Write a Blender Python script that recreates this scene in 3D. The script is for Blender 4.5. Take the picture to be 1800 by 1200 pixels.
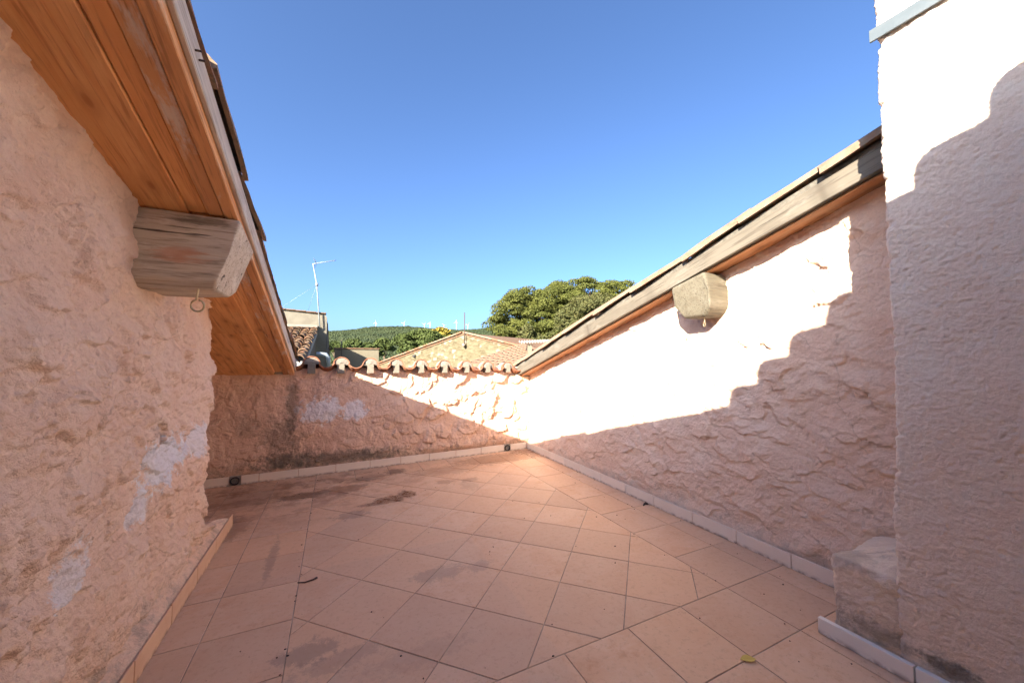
import bpy, bmesh, math, random
import numpy as np
from mathutils import Matrix, Vector

# ------------------------------------------------------------------ camera, sky, sun, exposure
scene = bpy.context.scene
for _o in list(bpy.data.objects):
    bpy.data.objects.remove(_o)
COL = scene.collection
R = math.radians
FPX, PITCH, YAW, EYE = 648.6, 0.0538, R(25.5), 1.55      # focal length in 1/1800 widths
cam_data = bpy.data.cameras.new('camera')
cam_data.sensor_width = 36.0
cam_data.lens = 36.0 * FPX / 1800.0
cam_data.clip_start = 0.05
cam_data.clip_end = 12000
camera = bpy.data.objects.new('camera', cam_data)
COL.objects.link(camera)
camera.location = (0, 0, EYE)
camera.rotation_euler = (math.pi / 2 + PITCH, 0, -YAW)
scene.camera = camera

SUN_EL, SUN_AZ = R(26.6), math.atan2(-0.83, -0.558)      # azimuth from +Y towards +X
world = bpy.data.worlds.new('World')
scene.world = world
world.use_nodes = True
_wn = world.node_tree
_sky = _wn.nodes.new('ShaderNodeTexSky')
_sky.sky_type = 'NISHITA'
_sky.sun_disc = False
_sky.sun_elevation = SUN_EL
_sky.sun_rotation = SUN_AZ % (2 * math.pi)
_sky.altitude = 500
_sky.air_density = 0.75
_sky.dust_density = 4.0
_sky.ozone_density = 6.5
_wn.links.new(_sky.outputs[0], _wn.nodes['Background'].inputs[0])
_wn.nodes['Background'].inputs[1].default_value = 0.050

sun_data = bpy.data.lights.new('sun', 'SUN')
sun_data.energy = 3.3
sun_data.angle = R(0.53)
sun_data.color = (1.0, 0.90, 0.76)
sun = bpy.data.objects.new('sun', sun_data)
COL.objects.link(sun)
_d = Vector((0.83 * math.cos(SUN_EL), 0.558 * math.cos(SUN_EL), -math.sin(SUN_EL)))
sun.rotation_euler = _d.to_track_quat('-Z', 'Y').to_euler()
sun.location = (-6, -4, 9)

vs = scene.view_settings
vs.view_transform = 'Standard'
vs.look = 'None'
vs.gamma = 1.0
vs.use_curve_mapping = False
vs.exposure = 2.95
scene.render.engine = 'CYCLES'
scene.cycles.max_bounces = 8
scene.cycles.use_adaptive_sampling = True
scene.cycles.adaptive_threshold = 0.03
scene.cycles.diffuse_bounces = 6

# ------------------------------------------------------------------ survey helpers: photo sightlines to places
_cy, _sy, _c, _s = math.cos(YAW), math.sin(YAW), math.cos(PITCH), math.sin(PITCH)
def sight(px, py):
    x, y = (px - 900) / FPX, -(py - 600) / FPX
    a, b, z = x, _c - y * _s, _s + y * _c
    return np.array([_cy * a + _sy * b, -_sy * a + _cy * b, z])
def at_dist(px, py, d):
    """point d metres ahead of the camera along its heading"""
    r = sight(px, py)
    t = d / (r[0] * _sy + r[1] * _cy)
    return np.array([0, 0, EYE]) + r * t
def at_y(px, py, y):
    r = sight(px, py)
    return np.array([0, 0, EYE]) + r * (y / r[1])

# ------------------------------------------------------------------ object helpers
def tag(o, label=None, cat=None, group=None, kind=None):
    if label: o['label'] = label
    if cat: o['category'] = cat
    if group: o['group'] = group
    if kind: o['kind'] = kind
    return o
def put_parent(o, parent):
    if parent is not None:
        o.parent = parent
        m = Matrix.Translation(parent.location)
        if parent.type == 'EMPTY' or True:
            m = Matrix.LocRotScale(parent.location, parent.rotation_euler, parent.scale)
            p = parent
            if p.parent is not None:
                m = parent_world(p)
        o.matrix_parent_inverse = m.inverted()
def parent_world(p):
    m = Matrix.LocRotScale(p.location, p.rotation_euler, p.scale)
    if p.parent is not None:
        return parent_world(p.parent) @ p.matrix_parent_inverse @ m
    return m
def thing(name, label, cat, loc=(0, 0, 0), group=None):
    o = bpy.data.objects.new(name, None)
    o.empty_display_size = 0.2
    o.location = loc
    COL.objects.link(o)
    return tag(o, label, cat, group, 'thing')
def mesh_obj(name, verts, faces, mat, parent=None, smooth=False, loc=(0, 0, 0), rot=(0, 0, 0)):
    me = bpy.data.meshes.new(name)
    me.from_pydata([tuple(v) for v in verts], [], [tuple(f) for f in faces])
    me.update()
    if smooth:
        me.shade_smooth()
    me.materials.append(mat)
    return link(name, me, parent, loc, rot)
def link(name, me, parent=None, loc=(0, 0, 0), rot=(0, 0, 0)):
    o = bpy.data.objects.new(name, me)
    o.location = loc
    o.rotation_euler = rot
    COL.objects.link(o)
    put_parent(o, parent)
    return o
def np_mesh(name, V, F, mat, parent=None, smooth=False):
    """V (n,3), F (m,k) with constant k"""
    me = bpy.data.meshes.new(name)
    V = np.ascontiguousarray(V, dtype=np.float32)
    F = np.ascontiguousarray(F, dtype=np.int32)
    m, k = F.shape
    me.vertices.add(len(V)); me.vertices.foreach_set('co', V.ravel())
    me.loops.add(m * k); me.loops.foreach_set('vertex_index', F.ravel())
    me.polygons.add(m)
    me.polygons.foreach_set('loop_start', np.arange(0, m * k, k, dtype=np.int32))
    me.update(calc_edges=True)
    if smooth:
        me.shade_smooth()
    me.materials.append(mat)
    return link(name, me, parent)
def box_data(x0, x1, y0, y1, z0, z1, b=0.0):
    bm = bmesh.new()
    bmesh.ops.create_cube(bm, size=1)
    for v in bm.verts:
        v.co = (x0 if v.co.x < 0 else x1, y0 if v.co.y < 0 else y1, z0 if v.co.z < 0 else z1)
    if b > 0:
        bmesh.ops.bevel(bm, geom=bm.edges[:], offset=b, segments=1, affect='EDGES')
    return bm
def bm_obj(name, bm, mat, parent=None, loc=(0, 0, 0), rot=(0, 0, 0), smooth=False):
    me = bpy.data.meshes.new(name)
    bmesh.ops.recalc_face_normals(bm, faces=bm.faces[:])
    bm.to_mesh(me); bm.free()
    if smooth: me.shade_smooth()
    me.materials.append(mat)
    return link(name, me, parent, loc, rot)
def box(name, x0, x1, y0, y1, z0, z1, mat, parent=None, b=0.0, loc=(0, 0, 0), rot=(0, 0, 0)):
    return bm_obj(name, box_data(x0, x1, y0, y1, z0, z1, b), mat, parent, loc, rot)
def tube_data(pts, radii, seg=8, cap=True):
    pts = [np.array(p, float) for p in pts]
    if np.isscalar(radii): radii = [radii] * len(pts)
    V, F = [], []
    up = np.array([0.13, 0.21, 0.97])
    for i, p in enumerate(pts):
        t = pts[min(i + 1, len(pts) - 1)] - pts[max(i - 1, 0)]
        t = t / (np.linalg.norm(t) + 1e-9)
        u = np.cross(t, up)
        if np.linalg.norm(u) < 0.05: u = np.cross(t, [1, 0, 0])
        u /= np.linalg.norm(u); w = np.cross(t, u)
        for k in range(seg):
            a = 2 * math.pi * k / seg
            V.append(p + radii[i] * (u * math.cos(a) + w * math.sin(a)))
    for i in range(len(pts) - 1):
        for k in range(seg):
            k2 = (k + 1) % seg
            F.append((i * seg + k, i * seg + k2, (i + 1) * seg + k2, (i + 1) * seg + k))
    if cap:
        F.append(tuple(range(seg))[::-1]); n = (len(pts) - 1) * seg
        F.append(tuple(range(n, n + seg)))
    return V, F
def tube(name, pts, radii, mat, parent=None, seg=8):
    V, F = tube_data(pts, radii, seg)
    return mesh_obj(name, V, F, mat, parent, smooth=True)

# ------------------------------------------------------------------ noise for real relief
_rng = np.random.RandomState(7)
_perm = _rng.permutation(512)
_perm = np.concatenate([_perm, _perm])
_ga = _rng.rand(512) * 2 * math.pi
_gx, _gy = np.cos(_ga), np.sin(_ga)
def perlin(x, y, seed=0):
    x = x + seed * 17.31; y = y + seed * 9.77
    xi = np.floor(x).astype(int); yi = np.floor(y).astype(int)
    xf, yf = x - xi, y - yi
    def g(ix, iy, dx, dy):
        h = _perm[(_perm[ix & 511] + iy) & 511]
        return _gx[h] * dx + _gy[h] * dy
    u = xf * xf * xf * (xf * (xf * 6 - 15) + 10); v = yf * yf * yf * (yf * (yf * 6 - 15) + 10)
    a = g(xi, yi, xf, yf); b = g(xi + 1, yi, xf - 1, yf)
    c = g(xi, yi + 1, xf, yf - 1); d = g(xi + 1, yi + 1, xf - 1, yf - 1)
    return (a + u * (b - a)) + v * ((c + u * (d - c)) - (a + u * (b - a)))
def fbm(x, y, octv=4, seed=0):
    o, a, t = 0, 1.0, 0
    for i in range(octv):
        o = o + a * perlin(x * 2 ** i, y * 2 ** i, seed + i * 3); t += a; a *= 0.5
    return o / t * 1.6
def sstep(a, b, x):
    t = np.clip((x - a) / (b - a), 0, 1)
    return t * t * (3 - 2 * t)
def daubs(S, Z, seed, n, rmin, rmax, thick, asp=1.7, ang=0.0, jit=0.5, sharp=0.07, warp=0.4, stack=0.0):
    """trowelled daubs of plaster: each thickens towards a torn lower lip"""
    rg = np.random.RandomState(seed)
    s0, s1, z0, z1 = S.min(), S.max(), Z.min(), Z.max()
    H = np.zeros_like(S)
    W1 = fbm(S * 6, Z * 6, 4, seed + 1) * warp
    W2 = fbm(S * 6, Z * 6, 4, seed + 5) * warp
    W3 = fbm(S * 28, Z * 28, 2, seed + 9) * 0.12
    ns, nz = S.shape
    sv = S[:, 0]
    for i in range(n):
        cs, cz = rg.uniform(s0, s1), rg.uniform(z0, z1)
        r = rg.uniform(rmin, rmax); a = r * asp * rg.uniform(0.7, 1.4); b = r
        th = ang + rg.normal(0, jit); tk = thick * rg.uniform(0.35, 1.0)
        m = max(a, b) * 1.5
        i0, i1 = np.searchsorted(sv, cs - m), np.searchsorted(sv, cs + m)
        if i1 - i0 < 2: continue
        sl = (slice(i0, i1), slice(0, nz))
        ds, dz = S[sl] - cs, Z[sl] - cz
        p = (ds * math.cos(th) + dz * math.sin(th)) / a + W1[sl] + W3[sl]
        q = (-ds * math.sin(th) + dz * math.cos(th)) / b + W2[sl] + W3[sl]
        e = 1 - np.hypot(p, q)
        wd = sharp + (0.75 - sharp) * sstep(0.80, 0.25, -q / (np.hypot(p, q) + 1e-6))
        prof = sstep(0, 1, e / wd)
        val = tk * prof * (0.45 + 0.55 * np.clip((1 - q) / 2, 0, 1))
        under = stack * float(H[max(0, min(ns - 1, (i0 + i1) // 2)), max(0, min(nz - 1, int((cz - z0) / max(1e-6, z1 - z0) * (nz - 1))))])
        H[sl] = np.where(val > 0, np.maximum(H[sl], under * np.clip(prof * 2, 0, 1) + val), H[sl])
    return H
def torn(S, Z, lam, ds_dir, amp, warp, wf, seed, keep=0.0):
    """layers of plaster that thin out upwards and end below in a torn lip"""
    f = (Z * 0.9 + S * ds_dir) / lam + warp * fbm(S * wf, Z * wf * 1.2, 2, seed) + 0.10 * fbm(S * 14, Z * 14, 3, seed + 7)
    fr = f - np.floor(f)
    a = np.clip(fbm(S * 3.1, Z * 3.6, 2, seed + 11) * 1.6 + 0.42 + keep, 0, 1.1)
    jag = 1 + 0.35 * fbm(S * 40, Z * 40, 2, seed + 13)
    return amp * a * (1 - fr) ** 1.3 * jag
def sheet_wall(name, path, ztop, relief, mat, parent, ds=0.009, dz=0.009, z0=0.0, soft=0.05, flare=None):
    """stucco sheet along a floor path (outside is to the right of travel), pushed out by relief(S, Z)"""
    path = np.array(path, float)
    seg = np.hypot(*np.diff(path, axis=0).T); cum = np.concatenate([[0], np.cumsum(seg)])
    n = int(cum[-1] / ds) + 1
    sv = np.linspace(0, cum[-1], n)
    px = np.interp(sv, cum, path[:, 0]); py = np.interp(sv, cum, path[:, 1])
    k = max(1, int(soft / ds))
    def sm(a):
        p = np.concatenate([2 * a[0] - a[k:0:-1], a, 2 * a[-1] - a[-2:-k - 2:-1]])
        return np.convolve(p, np.ones(2 * k + 1) / (2 * k + 1), 'valid')
    px, py = sm(px), sm(py)
    tx, ty = np.gradient(px), np.gradient(py)
    L = np.hypot(tx, ty); nx, ny = ty / L, -tx / L
    zt = ztop(px, py)
    m = int(zt.max() / dz) + 1
    f = np.linspace(0, 1, m)
    Z = z0 + (zt[:, None] - z0) * f[None, :]
    S = np.repeat(sv[:, None], m, 1)
    H = relief(S, Z)
    X = px[:, None] + nx[:, None] * H
    Y = py[:, None] + ny[:, None] * H
    if flare is not None:
        X, Y = flare(X, Y, Z, S)
    V = np.stack([X, Y, Z], -1).reshape(-1, 3)
    idx = np.arange(n * m).reshape(n, m)
    F = np.stack([idx[:-1, :-1], idx[1:, :-1], idx[1:, 1:], idx[:-1, 1:]], -1).reshape(-1, 4)
    return np_mesh(name, V, F, mat, parent, smooth=True)

# ------------------------------------------------------------------ materials
class NT:
    def __init__(self, name):
        self.m = bpy.data.materials.new(name); self.m.use_nodes = True
        self.t = self.m.node_tree
        self.bsdf = self.t.nodes['Principled BSDF']
        self.out = self.t.nodes['Material Output']
    def n(self, typ, **kw):
        nd = self.t.nodes.new(typ)
        for k, v in kw.items(): setattr(nd, k, v)
        return nd
    def l(self, a, b): self.t.links.new(a, b)
    def val(self, sock, v):
        if hasattr(v, 'is_output') or isinstance(v, bpy.types.NodeSocket): self.l(v, sock)
        else: sock.default_value = v
    def pos(self):
        return self.n('ShaderNodeNewGeometry').outputs['Position']
    def objco(self):
        return self.n('ShaderNodeTexCoord').outputs['Object']
    def mapping(self, vec, scale=(1, 1, 1), loc=(0, 0, 0), rot=(0, 0, 0)):
        nd = self.n('ShaderNodeMapping'); self.l(vec, nd.inputs[0])
        nd.inputs['Scale'].default_value = scale; nd.inputs['Location'].default_value = loc
        nd.inputs['Rotation'].default_value = rot
        return nd.outputs[0]
    def noise(self, vec, scale, detail=4, rough=0.55, dist=0.0):
        nd = self.n('ShaderNodeTexNoise'); self.l(vec, nd.inputs['Vector'])
        nd.inputs['Scale'].default_value = scale; nd.inputs['Detail'].default_value = detail
        nd.inputs['Roughness'].default_value = rough; nd.inputs['Distortion'].default_value = dist
        return nd.outputs['Fac']
    def voro(self, vec, scale, feature='F1', rand=1.0, dims='3D'):
        nd = self.n('ShaderNodeTexVoronoi', feature=feature, voronoi_dimensions=dims); self.l(vec, nd.inputs['Vector'])
        nd.inputs['Scale'].default_value = scale; nd.inputs['Randomness'].default_value = rand
        return nd.outputs['Distance']
    def math(self, op, a, b=0.0, c=0.0, clamp=False):
        nd = self.n('ShaderNodeMath', operation=op, use_clamp=clamp)
        for i, v in enumerate((a, b, c)): self.val(nd.inputs[i], v)
        return nd.outputs[0]
    def ramp(self, fac, lo, hi, a=0.0, b=1.0):
        nd = self.n('ShaderNodeMapRange', interpolation_type='SMOOTHSTEP')
        self.val(nd.inputs[0], fac)
        for i, v in enumerate((lo, hi, a, b)): nd.inputs[i + 1].default_value = v
        return nd.outputs[0]
    def mix(self, fac, a, b, blend='MIX'):
        nd = self.n('ShaderNodeMix', data_type='RGBA', blend_type=blend)
        self.val(nd.inputs[0], fac)
        for s, v in ((nd.inputs[6], a), (nd.inputs[7], b)):
            if isinstance(v, tuple): s.default_value = v + (1,) if len(v) == 3 else v
            else: self.l(v, s)
        return nd.outputs[2]
    def sep(self, vec):
        nd = self.n('ShaderNodeSeparateXYZ'); self.l(vec, nd.inputs[0]); return nd.outputs
    def bump(self, height, strength, dist, prev=None):
        nd = self.n('ShaderNodeBump'); self.l(height, nd.inputs['Height'])
        nd.inputs['Strength'].default_value = strength; nd.inputs['Distance'].default_value = dist
        if prev is not None: self.l(prev, nd.inputs['Normal'])
        return nd.outputs[0]
    def blob(self, vec, cx, cy, cz, rx, ry, rz):
        """soft ellipsoid mask 1 inside .. 0 outside (distance output)"""
        mp = self.mapping(vec, (1 / rx, 1 / ry, 1 / rz), (-cx / rx, -cy / ry, -cz / rz))
        nd = self.n('ShaderNodeVectorMath', operation='LENGTH'); self.l(mp, nd.inputs[0])
        return nd.outputs['Value']
    def done(self, col, rough=0.9, normal=None, spec=0.3):
        if isinstance(col, tuple): self.bsdf.inputs['Base Color'].default_value = col + (1,)
        else: self.l(col, self.bsdf.inputs['Base Color'])
        self.val(self.bsdf.inputs['Roughness'], rough)
        self.bsdf.inputs['Specular IOR Level'].default_value = spec
        if normal is not None: self.l(normal, self.bsdf.inputs['Normal'])
        return self.m

def stucco(name, base, alt, patches=(), grime=None, streaks=(), grit=(34, 1.0, 0.022), dirt_low=0.35, crack=0.22):
    k = NT(name); p = k.pos()
    col = k.mix(k.ramp(k.noise(p, 1.7, 5, 0.6), 0.38, 0.68), base, alt)
    pale = tuple(min(0.84, c * 1.08 + 0.02) for c in base)
    col = k.mix(k.math('MULTIPLY', k.ramp(k.noise(p, 4.5, 6, 0.7), 0.45, 0.75), 0.7), col, pale)
    warm = (base[0] * 0.86, base[1] * 0.72, base[2] * 0.62)
    col = k.mix(k.math('MULTIPLY', k.ramp(k.noise(p, 7.0, 5, 0.65, 0.6), 0.56, 0.74), 0.25), col, warm)
    fine = k.noise(p, 75, 5, 0.75)
    col = k.mix(k.ramp(fine, 0.50, 0.66, 0, 0.26), col, tuple(c * 0.62 for c in base))
    col = k.mix(k.ramp(fine, 0.46, 0.34, 0, 0.25), col, tuple(min(0.86, c * 1.15) for c in base))
    # hairline cracks, only here and there
    wv = k.n('ShaderNodeVectorMath', operation='ADD'); k.l(p, wv.inputs[0])
    nc = k.n('ShaderNodeTexNoise'); k.l(p, nc.inputs['Vector']); nc.inputs['Scale'].default_value = 6; nc.inputs['Detail'].default_value = 4
    ws = k.n('ShaderNodeVectorMath', operation='SCALE'); k.l(nc.outputs['Color'], ws.inputs[0]); ws.inputs['Scale'].default_value = 0.16
    k.l(ws.outputs[0], wv.inputs[1])
    ck = k.voro(wv.outputs[0], 2.6, 'DISTANCE_TO_EDGE')
    ck = k.math('MULTIPLY', k.ramp(ck, 0.004, 0.016, 1, 0), k.ramp(k.noise(p, 1.9, 2), 0.50, 0.62))
    col = k.mix(k.math('MULTIPLY', ck, crack), col, (0.25, 0.16, 0.11))
    z = k.sep(p)[2]
    # rising damp and dirt just above the skirting, broken up
    low = k.math('MULTIPLY', k.ramp(z, 0.13, 0.34, 1, 0), k.ramp(k.noise(p, 9, 6, 0.72), 0.42, 0.66))
    col = k.mix(k.math('MULTIPLY', low, dirt_low), col, (0.20, 0.175, 0.15))
    nz = k.noise(p, 11, 6, 0.75)
    for (c, r, amt) in patches:          # flakes of white paint
        d = k.math('ADD', k.blob(p, *c, *r), k.math('MULTIPLY', k.math('SUBTRACT', nz, 0.5), 2.6))
        col = k.mix(k.math('MULTIPLY', k.ramp(d, 0.62, 0.95, 1, 0), amt), col, (0.78, 0.78, 0.80))
    for (c, r, amt) in streaks:          # mould runs
        d = k.math('ADD', k.blob(p, *c, *r), k.math('MULTIPLY', k.math('SUBTRACT', nz, 0.5), 2.2))
        col = k.mix(k.math('MULTIPLY', k.ramp(d, 0.3, 1.0, 1, 0), amt), col, (0.13, 0.12, 0.10))
    b = k.bump(k.noise(p, grit[0], 5, 0.72), grit[1], grit[2])
    return k.done(col, 0.93, b, 0.15)

PINK, PINK2 = (0.80, 0.605, 0.475), (0.78, 0.55, 0.405)
M = {}
M['stucco_left'] = stucco('stucco_left', PINK, PINK2,
    patches=(((-0.85, 2.85, 0.98), (0.3, 0.38, 0.17), 0.95), ((-0.85, 3.4, 0.98), (0.3, 0.42, 0.14), 0.8),
             ((-0.85, 2.62, 0.78), (0.3, 0.14, 0.12), 0.8), ((-0.85, 2.05, 0.72), (0.3, 0.14, 0.14), 0.75)), dirt_low=0.5)
M['stucco_back'] = stucco('stucco_back', (0.73, 0.52, 0.395), (0.66, 0.445, 0.325),
    patches=(((-0.15, 5.8, 0.87), (0.34, 0.4, 0.20), 0.9), ((0.26, 5.8, 0.85), (0.22, 0.4, 0.17), 0.85)),
    streaks=(((-0.52, 5.8, 0.95), (0.10, 0.4, 0.55), 0.6), ((-0.62, 5.8, 0.55), (0.30, 0.4, 0.30), 0.45),
             ((-1.0, 5.8, 0.7), (0.2, 0.4, 0.2), 0.3), ((0.1, 5.8, 0.2), (1.3, 0.4, 0.14), 0.7),
             ((-0.55, 5.8, 0.25), (0.5, 0.4, 0.16), 0.7)), dirt_low=0.6)
M['stucco_right'] = stucco('stucco_right', (0.80, 0.62, 0.49), (0.77, 0.56, 0.42), grit=(42, 1.0, 0.018), dirt_low=0.3)
M['stucco_pillar'] = stucco('stucco_pillar', (0.82, 0.695, 0.565), (0.80, 0.645, 0.505), grit=(85, 0.8, 0.014),
    streaks=(((2.57, 1.16, 0.14), (0.3, 0.12, 0.16), 0.3), ((2.57, 0.72, 0.13), (0.3, 0.14, 0.06), 0.8),
             ((2.57, 1.0, 0.14), (0.3, 0.22, 0.07), 0.5), ((2.6, 1.12, 0.45), (0.25, 0.16, 0.06), 0.35),
             ((2.9, 1.05, 0.54), (0.3, 0.2, 0.08), 0.3)), dirt_low=0.25, crack=0.0)

def tile_mat():
    k = NT('terracotta_floor_tile'); p = k.pos()
    rnd = k.n('ShaderNodeObjectInfo').outputs['Random']
    off = k.n('ShaderNodeCombineXYZ'); 
    k.l(k.math('MULTIPLY', rnd, 37.0), off.inputs[2])
    va = k.n('ShaderNodeVectorMath', operation='ADD'); k.l(p, va.inputs[0]); k.l(off.outputs[0], va.inputs[1])
    q = va.outputs[0]
    col = k.mix(k.ramp(k.noise(q, 2.6, 5, 0.6, 0.8), 0.35, 0.7), (0.65, 0.465, 0.33), (0.60, 0.385, 0.25))
    col = k.mix(k.math('MULTIPLY', k.ramp(k.noise(k.mapping(q, (3, 9, 3)), 2.0, 5, 0.7, 1.0), 0.5, 0.72), 0.55), col, (0.66, 0.49, 0.375))
    col = k.mix(k.math('MULTIPLY', k.ramp(k.noise(q, 9, 6, 0.75), 0.53, 0.72), 0.55), col, (0.47, 0.245, 0.13))
    col = k.mix(k.ramp(rnd, 0.35, 1.0, 0.0, 0.62), col, (0.52, 0.36, 0.26))
    r2 = k.math('FRACT', k.math('MULTIPLY', rnd, 7.31))
    col = k.mix(k.ramp(r2, 0.45, 1.0, 0.0, 0.5), col, (0.68, 0.45, 0.29))
    x, y, z = k.sep(p)
    n1 = k.noise(p, 11, 8, 0.82, 0.3); n2 = k.noise(p, 16, 6, 0.7)
    dn = k.math('MULTIPLY', k.math('SUBTRACT', n1, 0.5), 3.0)
    # grey scuffs and soot
    for (cx, cy_, rx, ry, amt) in ((-0.1, 2.32, 0.22, 0.14, 0.75), (0.05, 2.2, 0.30, 0.10, 0.5), (0.72, 2.75, 0.24, 0.14, 0.6), (1.0, 2.72, 0.16, 0.10, 0.5),
                                  (0.18, 4.14, 0.24, 0.14, 0.7), (1.55, 4.5, 0.16, 0.28, 0.35), (-0.42, 3.55, 0.05, 0.5, 0.6), (0.45, 2.05, 0.4, 0.12, 0.3)):
        d = k.math('ADD', k.blob(p, cx, cy_, 0, rx, ry, 1), dn)
        col = k.mix(k.math('MULTIPLY', k.ramp(d, 0.45, 0.85, 1, 0), amt * 0.7), col, (0.20, 0.165, 0.14))
    # outline of a mat that lay here: the covered part stayed greyer
    nx_ = k.math('MULTIPLY', k.math('SUBTRACT', k.noise(p, 3, 3), 0.5), 0.06)
    mk = k.math('MULTIPLY', k.ramp(k.math('ADD', x, nx_), 1.09, 1.12, 1, 0), k.ramp(k.math('ADD', y, nx_), 3.18, 3.22, 1, 0))
    col = k.mix(k.math('MULTIPLY', mk, 0.16), col, (0.40, 0.33, 0.29))
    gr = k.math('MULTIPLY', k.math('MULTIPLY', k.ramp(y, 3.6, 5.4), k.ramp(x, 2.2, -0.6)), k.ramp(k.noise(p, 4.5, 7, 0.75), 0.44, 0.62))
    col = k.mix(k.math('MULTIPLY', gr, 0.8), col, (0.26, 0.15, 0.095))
    # damp, rust-brown water stains near the outlets
    wet = None
    for (cx, cy_, rx, ry, amt) in ((0.58, 4.42, 0.20, 0.10, 1.0), (0.78, 4.50, 0.10, 0.13, 1.0), (0.44, 4.36, 0.2, 0.05, 0.9), (-0.34, 4.97, 0.22, 0.12, 0.85),
                                  (0.1, 5.0, 0.28, 0.16, 0.55), (0.80, 5.5, 0.14, 0.12, 0.8), (0.4, 5.35, 0.3, 0.14, 0.5), (1.5, 5.25, 0.5, 0.22, 0.4), (2.4, 5.5, 0.75, 0.28, 0.7),
                                  (2.95, 5.7, 0.3, 0.2, 0.9), (1.3, 4.75, 0.12, 0.07, 0.5), (1.62, 4.7, 0.12, 0.08, 0.45), (-0.85, 4.3, 0.15, 0.3, 0.5), (-0.9, 5.2, 0.5, 0.5, 0.35)):
        d = k.math('ADD', k.blob(p, cx, cy_, 0, rx, ry, 1), dn)
        w = k.math('MULTIPLY', k.ramp(d, 0.75, 1.2, 1, 0), amt)
        wet = w if wet is None else k.math('MAXIMUM', wet, w)
    col = k.mix(k.math('MULTIPLY', wet, 0.88), col, (0.16, 0.08, 0.046))
    col = k.mix(k.math('MULTIPLY', k.ramp(k.noise(p, 30, 6, 0.75), 0.50, 0.68), 0.36), col, (0.36, 0.235, 0.155))
    speck = k.ramp(k.noise(p, 55, 3, 0.6), 0.67, 0.74)
    col = k.mix(k.math('MULTIPLY', speck, 0.5), col, (0.12, 0.09, 0.07))
    rough = k.math('SUBTRACT', k.ramp(n2, 0.3, 0.7, 0.5, 0.66), k.math('MULTIPLY', wet, 0.30))
    b = k.bump(k.noise(p, 55, 4, 0.6), 0.12, 0.004)
    b = k.bump(k.noise(q, 6, 3, 0.5), 0.15, 0.01, b)
    return k.done(col, rough, b, 0.35)
M['tile'] = tile_mat()
def plain(name, c1, c2, scale=8, rough=0.85, bump=0.3, bdist=0.004, bscale=60, spec=0.3, coord='pos', detail=5):
    k = NT(name); p = k.pos() if coord == 'pos' else k.objco()
    col = k.mix(k.ramp(k.noise(p, scale, detail, 0.65), 0.35, 0.68), c1, c2)
    b = k.bump(k.noise(p, bscale, 4, 0.65), bump, bdist)
    return k.done(col, rough, b, spec)
M['bounce_white'] = plain('bounce_white', (0.80, 0.78, 0.74), (0.78, 0.76, 0.72), 3, 0.9)  # white chosen to bounce light back into the terrace
M['grout'] = plain('grout', (0.20, 0.17, 0.14), (0.44, 0.39, 0.32), 5, 0.95)
def skirt_mat(name, c1, c2):
    k = NT(name); p = k.pos()
    col = k.mix(k.ramp(k.noise(p, 5, 5, 0.65), 0.35, 0.68), c1, c2)
    rnd = k.n('ShaderNodeObjectInfo').outputs['Random']
    col = k.mix(k.ramp(rnd, 0, 1, 0, 0.25), col, tuple(c * 0.82 for c in c1))
    z = k.sep(p)[2]
    col = k.mix(k.math('MULTIPLY', k.ramp(z, 0.0, 0.035, 0.7, 0), k.ramp(k.noise(p, 20, 4), 0.35, 0.6)), col, (0.16, 0.11, 0.08))
    return k.done(col, 0.55, k.bump(k.noise(p, 40, 4), 0.15, 0.003), 0.35)
M['skirt'] = skirt_mat('pale_skirting_tile', (0.72, 0.63, 0.53), (0.76, 0.68, 0.58))
M['skirt_pink'] = skirt_mat('pink_skirting_tile', (0.62, 0.42, 0.28), (0.57, 0.36, 0.235))
M['skirt_white'] = skirt_mat('chalky_skirting_tile', (0.76, 0.745, 0.69), (0.80, 0.785, 0.73))

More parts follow.
